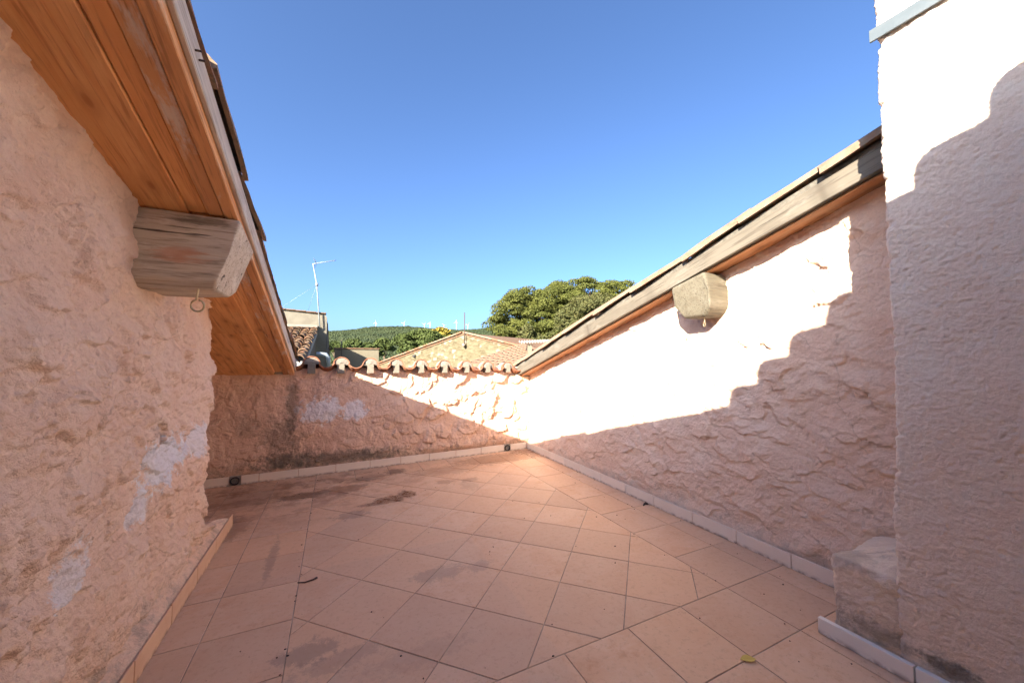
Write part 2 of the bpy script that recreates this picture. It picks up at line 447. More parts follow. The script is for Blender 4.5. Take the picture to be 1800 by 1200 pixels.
def wood(name, c1, c2, dark, axis=1, worn=None, worn_amt=0.0, rough=0.75, cracks=0.5, knots=True, scale=1.0, paint=None):
    k = NT(name); o = k.objco()
    rnd = k.n('ShaderNodeObjectInfo').outputs['Random']
    cx = k.n('ShaderNodeCombineXYZ'); k.l(k.math('MULTIPLY', rnd, 23.0), cx.inputs[0]); k.l(k.math('MULTIPLY', rnd, 11.0), cx.inputs[2])
    va = k.n('ShaderNodeVectorMath', operation='ADD'); k.l(o, va.inputs[0]); k.l(cx.outputs[0], va.inputs[1])
    q = va.outputs[0]
    st = [14.0 * scale] * 3; st[axis] = 0.9 * scale
    fine = [70.0 * scale] * 3; fine[axis] = 3.0 * scale
    g1 = k.noise(k.mapping(q, tuple(st)), 1.0, 6, 0.65, 0.8)
    g2 = k.noise(k.mapping(q, tuple(fine)), 1.0, 4, 0.6, 0.3)
    col = k.mix(k.ramp(g1, 0.40, 0.62), c1, c2)
    col = k.mix(k.ramp(rnd, 0.3, 1.0, 0.0, 0.35), col, tuple(c * 0.8 for c in c2))
    col = k.mix(k.math('MULTIPLY', k.ramp(g2, 0.50, 0.68), 0.65), col, dark)
    if worn is not None:
        wv = [6.0] * 3; wv[axis] = 1.6
        wm = k.ramp(k.noise(k.mapping(q, tuple(wv)), 1.0, 6, 0.75), 0.53, 0.66)
        col = k.mix(k.math('MULTIPLY', wm, worn_amt), col, worn)
    if paint is not None:                # remnant of old red paint
        pd = k.math('ADD', k.blob(o, *paint), k.math('MULTIPLY', k.math('SUBTRACT', k.noise(k.mapping(q, (4, 22, 40)), 1.0, 5, 0.7), 0.5), 2.6))
        col = k.mix(k.ramp(pd, 0.4, 1.1, 0.6, 0), col, (0.50, 0.22, 0.12))
        bd = k.math('ADD', k.blob(o, -0.66, 2.41, 2.28, 0.14, 0.2, 0.035), k.math('MULTIPLY', k.math('SUBTRACT', k.noise(k.mapping(q, (6, 22, 30)), 1.0, 5, 0.7), 0.5), 2.6))
        col = k.mix(k.ramp(bd, 0.4, 1.0, 0.7, 0), col, (0.14, 0.11, 0.08))
    if knots:
        kv = [5.0] * 3; kv[axis] = 1.9
        d = k.voro(k.mapping(q, tuple(kv)), 1.0, dims='2D')
        col = k.mix(k.ramp(d, 0.04, 0.085, 0.9, 0), col, dark)
        col = k.mix(k.math('MULTIPLY', k.ramp(d, 0.085, 0.22, 0.55, 0), k.ramp(d, 0.0, 0.08)), col, tuple(c * 0.75 for c in c2))
    cr = [26.0 * scale] * 3; cr[axis] = 0.7 * scale
    cm = k.ramp(k.noise(k.mapping(q, tuple(cr)), 1.0, 3, 0.5), 0.66, 0.71)
    col = k.mix(k.math('MULTIPLY', cm, cracks), col, tuple(c * 0.3 for c in dark))
    h = k.math('SUBTRACT', k.math('MULTIPLY', g2, 0.5), cm)
    return k.done(col, rough, k.bump(h, 0.6, 0.005), 0.3)
M['pine_board'] = wood('varnished_pine', (0.80, 0.44, 0.18), (0.70, 0.33, 0.115), (0.40, 0.155, 0.05), 1, cracks=0.5, rough=0.55, worn=(0.62, 0.28, 0.10), worn_amt=0.5)
M['pine_dark'] = wood('pine_dimmed_for_bounce', (0.36, 0.17, 0.075), (0.30, 0.13, 0.05), (0.15, 0.06, 0.025), 1, cracks=0.6, worn=(0.30, 0.20, 0.13), worn_amt=0.6)  # pine darkened in colour to offset bounce from the sunlit right wall
M['pine_worn'] = wood('worn_pine', (0.70, 0.37, 0.16), (0.60, 0.29, 0.12), (0.28, 0.13, 0.06), 1, worn=(0.64, 0.57, 0.46), worn_amt=0.8, cracks=0.7)
M['grey_board'] = wood('weathered_board', (0.56, 0.50, 0.41), (0.46, 0.40, 0.32), (0.20, 0.165, 0.125), 1, worn=(0.64, 0.60, 0.52), worn_amt=0.7, cracks=0.9)
M['grey_board_sun'] = wood('board_dimmed_for_sun', (0.155, 0.135, 0.103), (0.118, 0.10, 0.075), (0.055, 0.043, 0.031), 1, worn=(0.185, 0.168, 0.137), worn_amt=0.7, cracks=0.9)  # darker copy of the weathered board, colour lowered to offset direct sun
M['beam_sun'] = wood('beam_dimmed_for_sun', (0.145, 0.128, 0.09), (0.11, 0.095, 0.066), (0.045, 0.034, 0.022), 0, worn=(0.165, 0.15, 0.115), worn_amt=0.7, cracks=0.8, knots=False)  # darker copy of the weathered beam for the end standing in sun
M['grey_beam'] = wood('weathered_beam', (0.62, 0.55, 0.43), (0.48, 0.41, 0.31), (0.20, 0.155, 0.11), 0, worn=(0.66, 0.62, 0.52), worn_amt=0.7, cracks=0.9, knots=False, paint=(-0.735, 2.41, 2.09, 0.13, 0.2, 0.045))

def roof_tile_mat(name, c1, c2, lichen, amt, yel=0.2):
    k = NT(name); p = k.pos()
    rnd = k.n('ShaderNodeObjectInfo').outputs['Random']
    col = k.mix(k.ramp(k.noise(p, 6, 5, 0.65), 0.35, 0.68), c1, c2)
    col = k.mix(k.ramp(rnd, 0, 1, 0, 0.4), col, c2)
    col = k.mix(k.math('MULTIPLY', k.ramp(k.noise(p, 16, 6, 0.75), 0.48, 0.64), amt), col, lichen)
    col = k.mix(k.math('MULTIPLY', k.ramp(k.noise(p, 9, 5, 0.7, 0.5), 0.60, 0.70), yel), col, (0.34, 0.20, 0.04))
    return k.done(col, 0.9, k.bump(k.noise(p, 45, 5, 0.7), 0.5, 0.006), 0.2)
M['tile_old'] = roof_tile_mat('mossy_roof_tile', (0.30, 0.16, 0.10), (0.25, 0.18, 0.12), (0.14, 0.12, 0.075), 0.85, 0.35)
M['tile_pale'] = roof_tile_mat('pale_lichen_roof_tile', (0.20, 0.112, 0.072), (0.22, 0.16, 0.112), (0.21, 0.19, 0.135), 0.7, 0.5)
M['tile_red'] = roof_tile_mat('red_roof_tile', (0.26, 0.098, 0.052), (0.235, 0.112, 0.066), (0.165, 0.105, 0.075), 0.45, 0.05)
M['tile_pink'] = roof_tile_mat('pink_roof_tile', (0.18, 0.092, 0.058), (0.18, 0.115, 0.078), (0.175, 0.14, 0.10), 0.6, 0.1)
M['tile_far'] = roof_tile_mat('patchy_roof_tile', (0.18, 0.085, 0.048), (0.16, 0.112, 0.07), (0.075, 0.065, 0.045), 0.8, 0.5)
M['mortar'] = plain('lime_mortar', (0.20, 0.175, 0.142), (0.25, 0.22, 0.185), 12, 0.95, 0.8, 0.012, 40)
M['mortar_grey'] = plain('grey_mortar', (0.28, 0.26, 0.22), (0.36, 0.34, 0.29), 12, 0.95, 0.8, 0.012, 40)
M['mortar_dark'] = plain('shade_dark_mortar', (0.10, 0.09, 0.072), (0.15, 0.135, 0.11), 12, 0.95, 0.8, 0.012, 40)  # mortar darkened to paint the shade of the recess under the tiles
M['metal'] = plain('galvanised_steel', (0.22, 0.26, 0.28), (0.27, 0.31, 0.33), 6, 0.45, 0.1, 0.002, 80, 0.6)
M['band'] = plain('blue_grey_steel', (0.085, 0.105, 0.115), (0.11, 0.13, 0.14), 6, 0.5, 0.1, 0.002, 80, 0.4)
M['brass'] = plain('dull_brass', (0.52, 0.45, 0.28), (0.44, 0.37, 0.22), 40, 0.4, 0.1, 0.001, 200, 0.6)
M['brass'].node_tree.nodes['Principled BSDF'].inputs['Metallic'].default_value = 0.6
M['black_pipe'] = plain('black_pipe', (0.03, 0.03, 0.03), (0.06, 0.055, 0.05), 30, 0.6)
M['nail'] = plain('rusty_nail', (0.05, 0.04, 0.04), (0.10, 0.06, 0.04), 60, 0.7)

# ------------------------------------------------------------------ the roof plane that the terrace is cut into
SLOPE = 0.285
SL = math.atan(SLOPE)
def sof_l(y): return 1.37 + SLOPE * (5.78 - y)
def sof_r(y): return 1.29 + SLOPE * (5.943 - y)
def wall_y(x): return 5.748 + (x + 1.265) * 0.0373       # face of the back parapet

# ------------------------------------------------------------------ floor
GAP = 0.0052
floor_sheet = box('floor', -2.2, 3.3, -1.2, 6.1, -0.25, -0.0035, M['grout'])
tag(floor_sheet, kind='structure')
def clip(poly, a, b, c):
    """keep a*x+b*y<=c"""
    out = []
    for i in range(len(poly)):
        p, q = poly[i], poly[(i + 1) % len(poly)]
        dp, dq = a * p[0] + b * p[1] - c, a * q[0] + b * q[1] - c
        if dp <= 0: out.append(p)
        if (dp < 0) != (dq < 0) and abs(dp - dq) > 1e-9:
            t = dp / (dp - dq); out.append((p[0] + t * (q[0] - p[0]), p[1] + t * (q[1] - p[1])))
    return out
def inset(poly, d):
    n = len(poly); out = []
    for i in range(n):
        p0, p1, p2 = np.array(poly[i - 1]), np.array(poly[i]), np.array(poly[(i + 1) % n])
        e1 = (p1 - p0) / np.linalg.norm(p1 - p0); e2 = (p2 - p1) / np.linalg.norm(p2 - p1)
        n1, n2 = np.array([-e1[1], e1[0]]), np.array([-e2[1], e2[0]])
        k = 1 + np.dot(n1, n2)
        out.append(tuple(p1 + (n1 + n2) * d / max(k, 0.25)))
    return out
def area(poly):
    return 0.5 * sum(poly[i][0] * poly[(i + 1) % len(poly)][1] - poly[(i + 1) % len(poly)][0] * poly[i][1] for i in range(len(poly)))
_trg = random.Random(3)
_tile_cache = {}
def lay_tile(poly):
    cl = []
    for p in poly:
        if not cl or math.dist(p, cl[-1]) > 0.004: cl.append(p)
    if len(cl) > 2 and math.dist(cl[0], cl[-1]) < 0.004: cl.pop()
    poly = cl
    if len(poly) < 3: return
    if area(poly) < 0: poly = poly[::-1]
    if area(poly) < 0.0012: return
    c = (sum(p[0] for p in poly) / len(poly), sum(p[1] for p in poly) / len(poly))
    rel = [(p[0] - c[0], p[1] - c[1]) for p in poly]
    key = tuple((round(p[0], 3), round(p[1], 3)) for p in rel)
    if key not in _tile_cache:
        a = inset(rel, GAP / 2); b = inset(rel, GAP / 2 + 0.0022)
        n = len(a)
        V = [(p[0], p[1], -0.008) for p in a] + [(p[0], p[1], -0.0016) for p in a] + [(p[0], p[1], 0) for p in b]
        F = [tuple(range(2 * n, 3 * n))]
        for i in range(n):
            j = (i + 1) % n
            F += [(i, j, n + j, n + i), (n + i, n + j, 2 * n + j, 2 * n + i)]
        me = bpy.data.meshes.new('tile'); me.from_pydata(V, [], F); me.update(); me.materials.append(M['tile'])
        _tile_cache[key] = me
    o = link('tile', _tile_cache[key], floor_sheet, (c[0], c[1], _trg.uniform(-0.0008, 0.0006)))
    o.rotation_euler = (_trg.uniform(-0.002, 0.002), _trg.uniform(-0.002, 0.002), 0)
def rect(x0, x1, y0, y1): return [(x0, y0), (x1, y0), (x1, y1), (x0, y1)]
TS = 0.4457
XL0, XL1, XR1, XR2 = -0.643, -0.20, 2.465, 2.905
YT1, YF = 1.73, 5.362
q7 = math.sqrt(0.5)
for a in range(-9, 9):
    for b in range(-9, 12):
        def gp(i, j): return (-0.4306 + TS * q7 * (i + j), 2.9097 + TS * q7 * (j - i))
        poly = [gp(a, b), gp(a + 1, b), gp(a + 1, b + 1), gp(a, b + 1)]
        for hp in ((-1, 0, -XL1), (1, 0, XR1), (0, -1, -YT1), (0, 1, YF)):
            if poly: poly = clip(poly, *hp)
        if len(poly) >= 3: lay_tile(poly)
rows_l = [-0.90, -0.455, -0.01, 0.436, 0.881, 1.327, 1.772, 2.217, 2.656, 3.09, 3.543, 3.985, 4.44, 4.889, YF]
for y0, y1 in zip(rows_l[:-1], rows_l[1:]):
    lay_tile(rect(XL0, XL1, y0, y1))
    lay_tile(rect(-0.90 if y1 < 4 else -1.089, XL0, y0, y1))
    if y1 > 4:
        lay_tile(rect(-1.535, -1.089, y0, y1)); lay_tile(rect(-1.98, -1.535, y0, y1))
xb = [-1.98, -1.535, -1.089, XL0, XL1, 0.273, 0.719, 1.165, 1.602, 2.03, XR1]
for x0, x1 in zip(xb[:-1], xb[1:]):
    lay_tile([(x0, YF), (x1, YF), (x1, wall_y(x1) + 0.01), (x0, wall_y(x0) + 0.01)])
rows_r = [YT1, 2.165, 2.62, 3.072, 3.512, 3.945, 4.41, 4.852, 5.30, 5.95]
for y0, y1 in zip(rows_r[:-1], rows_r[1:]):
    lay_tile(rect(XR1, XR2, y0, y1)); lay_tile(rect(XR2, 3.14, y0, y1))
xf = [XL1, 0.245, 0.69, 1.133, 1.571, 2.007, 2.46, 2.905, 3.14]
yf = [-0.93, -0.497, -0.051, 0.394, 0.84, 1.286, YT1]
for y0, y1 in zip(yf[:-1], yf[1:]):
    for x0, x1 in zip(xf[:-1], xf[1:]):
        if y1 < 1.7 and x0 > 2.46: continue
        if y1 < 1.7 and x1 == 2.46:
            lay_tile(rect(x0, x1, y0, y1)); lay_tile(rect(2.46, 2.60, y0, y1)); continue
        lay_tile(rect(x0, x1, y0, y1))

# ------------------------------------------------------------------ walls round the terrace
def skirting(parent, p0, p1, out, joints, mat, h=0.112, th=0.011, z=0.001):
    """row of skirting tiles from p0 to p1; joints are distances along"""
    d = np.array(p1) - np.array(p0); L = np.hypot(*d); d = d / L
    ang = math.atan2(d[1], d[0])
    side = 1 if (-d[1] * out[0] + d[0] * out[1]) > 0 else -1
    for a, b in zip(joints[:-1], joints[1:]):
        if b - a < 0.02: continue
        hh = h + _trg.uniform(-0.003, 0.003)
        bm = box_data(-(b - a) / 2 + 0.0032, (b - a) / 2 - 0.0032, min(0, side * th), max(0, side * th), 0, hh, 0.0025)
        c = np.array(p0) + d * (a + b) / 2
        bm_obj('skirting_tile', bm, mat, parent, (c[0], c[1], z), (0, 0, ang + _trg.uniform(-0.003, 0.003)))

# left gable-side wall, ending in a torn rounded corner
wall_l = thing('stucco_wall', 'rough pink stucco wall with torn lips and white flakes, left, under the orange soffit', 'wall', (-0.95, 1.6, 0))
def rel_left(S, Z):
    H = daubs(S, Z, 11, 110, 0.13, 0.30, 0.040, 1.3, 0.3, 0.6, 0.35, 0.55)
    H = H + daubs(S, Z, 12, 560, 0.045, 0.13, 0.030, 1.5, 0.35, 0.6, 0.16, 0.6)
    H = H + (torn(S, Z, 0.23, -0.3, 0.026, 0.75, 2.6, 101, 0.1) + torn(S, Z, 0.10, -0.3, 0.012, 0.75, 5.0, 131, 0.0)) * (0.5 + 0.5 * sstep(2.1, 1.3, Z))
    F = daubs(S, Z, 31, 2400, 0.014, 0.045, 0.010, 1.6, 0.4, 0.8, 0.25, 0.6)
    F = F + 0.010 * fbm(S * 9, Z * 9, 4, 8) + 0.006 * fbm(S * 34, Z * 34, 3, 9)
    H = H + 1.2 * F * (0.5 + 0.5 * sstep(2.45, 2.0, Z + 0.22 * (S - 2.5)))
    H = H + 0.03 * fbm(S * 1.3, Z * 1.5, 3, 4)
    return H - 0.055 - 0.03 * sstep(0.9, 2.4, Z) * sstep(3.2, 1.6, S)
def flare_l(X, Y, Z, S):
    low = sstep(0.30, 0.10, Z)
    k = sstep(3.6, 4.35, S)
    Y = Y + 0.60 * low * k * sstep(-1.25, -0.9, X)
    X = X - 0.02 * low * sstep(3.5, 4.3, S)
    calm = sstep(0.17, 0.11, Z) * sstep(4.42, 4.30, S)          # flat behind the skirting
    X = X * (1 - calm) + (-0.842 - 0.0028 * S) * calm
    return X, Y
# travel towards +Y then -X keeps the outside (+X, +Y) on the right hand
sheet_wall('stucco', [(-0.868, -0.6), (-0.868, 3.70), (-2.1, 3.70)], lambda x, y: sof_l(y) + 0.015, rel_left, M['stucco_left'], wall_l, ds=0.0085, dz=0.0085, flare=flare_l)
skirting(wall_l, (-0.838, -0.6), (-0.852, 4.36), (1, 0), [0.0, 0.40, 0.845, 1.29, 1.735, 2.18, 2.625, 3.045, 3.50, 3.95, 4.40, 4.95], M['skirt_pink'], 0.118, 0.012)

box('sun_block_wall', -2.35, -2.08, -0.6, 5.95, -0.2, 1.32, M['stucco_right'], wall_l)  # unseen wall added to stop sun leaking in under the left roof
mesh_obj('sun_block_gable', [(-2.09, 5.95, 1.2), (-2.09, -0.6, 1.2), (-2.09, -0.6, sof_l(-0.6)), (-2.09, 5.95, sof_l(5.95))], [(0, 1, 2, 3)], M['stucco_right'], wall_l)  # carries the added sun block up to the soffit
# back parapet
wall_b = thing('parapet_wall', 'low lumpy pink stucco parapet wall at the back below the scalloped tiles', 'wall', (0.9, 5.85, 0))
def rel_back(S, Z):
    H = daubs(S, Z, 41, 260, 0.06, 0.16, 0.055, 1.25, 0.3, 0.7, 0.15, 0.4, 0.3) * (0.35 + 0.65 * sstep(2.3, 3.6, S))
    H = H + daubs(S, Z, 51, 900, 0.025, 0.07, 0.014, 1.4, 0.2, 0.9, 0.25, 0.4)
    H = H + 0.02 * fbm(S * 2, Z * 2, 3, 14) + 0.006 * fbm(S * 14, Z * 14, 4, 18) + 0.002 * fbm(S * 55, Z * 55, 2, 19)
    H = H * sstep(0.08, 0.2, Z) * (0.4 + 0.6 * sstep(1.46, 1.30, Z)) - 0.008 * sstep(0.2, 0.1, Z)
    return H
sheet_wall('stucco', [(-2.1, wall_y(-2.1) + 0.015), (3.16, wall_y(3.16) + 0.015)], lambda x, y: 1.455 + 0 * x, rel_back, M['stucco_back'], wall_b, ds=0.009, dz=0.009)
box('core', -2.1, 3.5, 5.95, 6.15, -0.3, 1.40, M['mortar'], wall_b)
jb = [-2.02, -1.6, -1.254, -1.169]
_d0 = (-2.02, wall_y(-2.02))
def jx(xs): return [(x + 2.02) * 1.0007 for x in xs]
skirting(wall_b, _d0, (3.11, wall_y(3.11)), (0, -1), jx([-2.02, -1.6, -1.165]), M['skirt'])
skirting(wall_b, _d0, (3.11, wall_y(3.11)), (0, -1), jx([-1.045, -0.857, -0.42, 0.034, 0.482, 0.917, 1.35, 1.786, 2.224, 2.66]), M['skirt'])
skirting(wall_b, _d0, (3.11, wall_y(3.11)), (0, -1), jx([2.775, 3.10]), M['skirt'])
for x in (-1.105, 2.718):      # water outlets
    y = wall_y(x)
    ring = []
    V, F = [], []
    n = 16
    for rr, yy in ((0.05, y - 0.005), (0.05, y - 0.03), (0.040, y - 0.03), (0.040, y + 0.06)):
        for i in range(n):
            a = 2 * math.pi * i / n
            V.append((x + rr * math.cos(a), yy, 0.056 + rr * math.sin(a)))
    for j in range(3):
        for i in range(n):
            F.append((j * n + i, j * n + (i + 1) % n, (j + 1) * n + (i + 1) % n, (j + 1) * n + i))
    F.append(tuple(range(3 * n, 4 * n)))
    o = mesh_obj('drain_outlet', V, F, M['black_pipe'], wall_b, smooth=True)
    box('outlet_recess', x - 0.058, x + 0.058, y + 0.001, y + 0.012, 0.0, 0.115, M['mortar_grey'], wall_b)

# right wall
wall_r = thing('stucco_wall', 'pink stucco wall crossed by the stepped sun shadow, right, below the grey fascia', 'wall', (3.15, 3.3, 0))
def rel_right(S, Z):
    H = daubs(S, Z, 61, 190, 0.07, 0.20, 0.024, 1.8, -0.1, 0.5, 0.5, 0.5)
    H = H + daubs(S, Z, 62, 520, 0.035, 0.10, 0.018, 1.7, -0.1, 0.6, 0.2, 0.5) + torn(S, Z, 0.25, 0.12, 0.028, 0.9, 3.5, 201, -0.15) + torn(S, Z, 0.11, 0.15, 0.011, 0.8, 6.5, 231, -0.2) - 0.034
    H = H + daubs(S, Z, 73, 1800, 0.012, 0.04, 0.006, 1.8, 0.2, 0.8, 0.25, 0.5) + 0.015 * fbm(S * 2, Z * 2, 3, 24) + 0.007 * fbm(S * 14, Z * 14, 4, 28) + 0.004 * fbm(S * 50, Z * 50, 2, 29)
    H = H * sstep(0.06, 0.2, Z) - 0.006 * sstep(0.2, 0.1, Z)
    return H
sheet_wall('stucco', [(3.145, 5.96), (3.145, 0.5)], lambda x, y: sof_r(y) + 0.015, rel_right, M['stucco_right'], wall_r, ds=0.009, dz=0.009)
box('core', 3.25, 3.5, 0.2, 6.3, -0.3, 1.3, M['mortar'], wall_r)
skirting(wall_r, (3.122, 5.90), (3.122, 1.15), (-1, 0), [5.90 - y for y in (5.90, 5.62, 5.165, 4.72, 4.32, 3.87, 3.426, 2.995, 2.52, 2.09, 1.669, 1.225)], M['skirt'])

# tall pillar wall at the right edge, with a low mortar ledge at its foot
pillar = thing('pillar_wall', 'tall gritty pale pillar wall at the right edge with a low ledge', 'wall', (2.85, 0.3, 0))
def rel_pillar(S, Z):
    H = 0.010 * fbm(S * 2.5, Z * 2.5, 3, 34) + 0.006 * fbm(S * 13, Z * 13, 3, 36)
    H = H - 0.02 * np.exp(-((S - 0.722) / 0.025) ** 2) * sstep(0.05, 0.5, fbm(S * 0 + 2, Z * 16, 3, 41))
    H = H + 0.005 * fbm(S * 52, Z * 52, 2, 38) - 0.007 * sstep(0.25, 0.5, fbm(S * 38 - Z * 6, Z * 48, 2, 35)) * sstep(-0.4, 0.4, fbm(S * 3, Z * 3, 2, 47))
    return H
def flare_p(X, Y, Z, S):
    return X, Y + 0.035 * sstep(1.3, 0.7, Z) * (S < 1.0)
sheet_wall('stucco', [(3.3, 0.868), (2.578, 0.868), (2.578, 0.14)], lambda x, y: 4.3 + 0 * x, rel_pillar, M['stucco_pillar'], pillar, ds=0.0055, dz=0.0058, soft=0.02, flare=flare_p)
box('stucco_return', 2.582, 2.8, -0.7, 0.15, 0, 4.3, M['stucco_pillar'], pillar)
box('core', 2.66, 3.6, -0.7, 0.80, -0.2, 4.6, M['mortar'], pillar)
def ledge():
    path = np.array([(3.45, 1.18), (2.575, 1.18), (2.575, 0.98), (2.66, 0.78)])
    seg = np.hypot(*np.diff(path, axis=0).T); cum = np.concatenate([[0], np.cumsum(seg)])
    n = int(cum[-1] / 0.009); sv = np.linspace(0, cum[-1], n)
    px, py = np.interp(sv, cum, path[:, 0]), np.interp(sv, cum, path[:, 1])
    k = 5
    def sm(a):
        p = np.concatenate([[a[0]] * k, a, [a[-1]] * k]); return np.convolve(p, np.ones(2 * k + 1) / (2 * k + 1), 'valid')
    px, py = sm(px), sm(py)
    tx, ty = np.gradient(px), np.gradient(py); L = np.hypot(tx, ty); nx, ny = ty / L, -tx / L
    ev = np.linspace(0, 0.92, 104)
    E_, S_ = np.meshgrid(ev, sv)
    wob = 0.03 * fbm(S_ * 3, S_ * 0 + 3, 3, 51)
    zl = 0.435 + wob
    up = np.minimum(E_ / 0.50, 1.0); inn = np.clip((E_ - 0.50) / 0.42, 0, 1)
    Z = up * zl
    H = -0.012 * sstep(0.42, 0.52, E_) + 0.013 * fbm(S_ * 20, E_ * 20, 4, 52) + 0.006 * fbm(S_ * 60, E_ * 60, 2, 53) + 0.012 * fbm(S_ * 4, E_ * 4, 3, 55) + 0.028 * np.exp(-((E_ - 0.47) / 0.05) ** 2) * (fbm(S_ * 7, E_ * 0 + 1, 3, 58) + 0.3)
    H = H * sstep(0.0, 0.1, E_)
    ax, ay, az = 3.2, 0.80, 0.56
    X = (px[:, None] + nx[:, None] * H * (1 - inn)) * (1 - inn) + ax * inn
    Y = (py[:, None] + ny[:, None] * H * (1 - inn)) * (1 - inn) + ay * inn
    Z = Z * (1 - inn) + (az + H) * inn + 0.012 * fbm(S_ * 9, E_ * 9, 3, 57) * (inn > 0) * (inn < 0.98)
    m = len(ev); V = np.stack([X, Y, Z], -1).reshape(-1, 3); idx = np.arange(n * m).reshape(n, m)
    F = np.stack([idx[:-1, :-1], idx[1:, :-1], idx[1:, 1:], idx[:-1, 1:]], -1).reshape(-1, 4)
    return np_mesh('mortar_ledge', V, F, M['stucco_pillar'], pillar, smooth=True)
ledge()
skirting(pillar, (2.562, 1.235), (2.578, -0.65), (-1, 0), [0.0, 0.395, 0.84, 1.285, 1.88], M['skirt_white'], 0.088, 0.03, 0.002)
box('metal_band', 2.556, 2.568, -0.7, 0.885, 3.262, 3.328, M['band'], pillar, 0.001)

# ------------------------------------------------------------------ canal roof tiles
def canal_mesh(name, r0, r1, L, th, mat, up=True, seg=9, arc=math.pi * 0.96, wob=0.0, seed=0):
    """half-pipe along +Y from y=0 (radius r0) to y=L (radius r1)"""
    rg = random.Random(seed)
    V, F = [], []
    nl = 4
    for j in range(nl + 1):
        y = L * j / nl; r = r0 + (r1 - r0) * j / nl
        for rr in (r, r - th):
            for i in range(seg + 1):
                a = math.pi / 2 - arc / 2 + arc * i / seg
                w = 1 + rg.uniform(-wob, wob)
                z = rr * math.sin(a) * w
                V.append((rr * math.cos(a) * w, y + (rg.uniform(-0.006, 0.006) if wob else 0), z if up else -z))
    m = 2 * (seg + 1)
    for j in range(nl):
        for k in range(2):
            for i in range(seg):
                a = j * m + k * (seg + 1) + i
                q = (a, a + 1, a + m + 1, a + m)
                F.append(q if (k == 0) == up else q[::-1])
        for i in (0, seg):
            a, b = j * m + i, j * m + seg + 1 + i
            F.append((a, b, b + m, a + m))
    for j in (0, nl):
        for i in range(seg):
            a = j * m + i; F.append((a, a + 1, a + seg + 2, a + seg + 1))
    me = bpy.data.meshes.new(name); me.from_pydata(V, [], F); me.update()
    bm = bmesh.new(); bm.from_mesh(me); bmesh.ops.recalc_face_normals(bm, faces=bm.faces[:]); bm.to_mesh(me); bm.free()
    me.shade_smooth(); me.materials.append(mat)
    try:
        me.set_sharp_from_angle(angle=R(50))
    except Exception:
        pass
    return me

# left roof overhang
roof_l = thing('tiled_roof', 'overhanging tiled roof edge with orange pine soffit, upper left', 'roof', (-0.9, 2.6, 2.2))
def sloped_board(name, x0, x1, ya, yb, zb, th, mat, parent, sof, b=0.003, nz=None):
    """board lying along the roof slope; zb = height of its underside above the soffit plane"""
    ym = (ya + yb) / 2; L = (yb - ya) / math.cos(SL)
    bm = box_data(x0 - (x0 + x1) / 2, x1 - (x0 + x1) / 2, -L / 2, L / 2, 0, th, b)
    return bm_obj(name, bm, mat, parent, ((x0 + x1) / 2, ym, sof(ym) + zb / math.cos(SL)), (-SL, 0, 0))
for (ya, yb) in ((-0.2, 2.44), (2.46, 4.25), (4.254, 5.79)):
    sloped_board('soffit_board', -1.25, -0.713, ya, yb, 0.0, 0.03, M['pine_board'], roof_l, sof_l)
    sloped_board('soffit_board', -0.71, -0.635, ya, yb, 0.012, 0.03, M['pine_board'], roof_l, sof_l)
    sloped_board('soffit_board', -0.632, -0.564, ya, yb, 0.006, 0.03, M['pine_worn'], roof_l, sof_l)
sloped_board('soffit_board', -1.75, -1.254, 2.9, 5.79, 0.004, 0.03, M['pine_board'], roof_l, sof_l)
sloped_board('soffit_board', -2.3, -1.754, 2.9, 5.79, 0.002, 0.03, M['pine_board'], roof_l, sof_l)
def fascia(parent, x0, x1, sof, ya, yb, parts):
    for (za, zb, dx0, dx1, mat, nm) in parts:
        sloped_board(nm, x0 + dx0, x1 + dx1, ya, yb, za, zb - za, mat, parent, sof, 0.004)
fascia(roof_l, -0.56, -0.50, sof_l, -0.2, 5.80, ((0.0, 0.13, 0, 0, M['pine_worn'], 'fascia_board'),))
fascia(roof_l, -0.499, -0.478, sof_l, -0.2, 5.80, ((0.045, 0.155, 0, 0, M['grey_board'], 'fascia_board'),))
sloped_board('mortar_bed', -0.95, -0.505, -0.2, 5.8, 0.132, 0.07, M['mortar_grey'], roof_l, sof_l)
sloped_board('deck', -2.6, -0.58, -0.2, 5.8, 0.06, 0.06, M['pine_board'], roof_l, sof_l)
tl = [canal_mesh('tile', 0.105, 0.080, 0.62, 0.020, M['tile_old'], True, wob=0.05, seed=i) for i in range(4)]
tr = [canal_mesh('tile', 0.105, 0.082, 0.66, 0.022, M['tile_pale'], True, wob=0.05, seed=i + 9) for i in range(4)]
def rake_tiles(parent, x, ends, L, sof, zoff, meshes, flip=0):
    rg = random.Random(5)
    for i, y in enumerate(ends):          # y = lower end; tile runs uphill (-Y)
        o = link('tile', meshes[i % len(meshes)], parent)
        o.rotation_euler = (SL + 0.045 + rg.uniform(-0.012, 0.014), rg.uniform(-0.06, 0.06), math.pi + rg.uniform(-0.02, 0.02))
        o.location = (x + rg.uniform(-0.014, 0.014), y, sof(y) + zoff + rg.uniform(-0.006, 0.016))
ends_l = [5.86, 5.45, 4.93, 4.44, 3.947, 3.418, 2.943, 2.377, 1.84, 1.31, 0.78, 0.26, -0.10]
rake_tiles(roof_l, -0.56, ends_l, 0.6, sof_l, 0.168, tl)
rake_tiles(roof_l, -0.90, [y - 0.1 for y in ends_l], 0.6, sof_l, 0.185, tl)
rake_tiles(roof_l, -1.26, [y - 0.03 for y in ends_l], 0.6, sof_l, 0.185, tl)

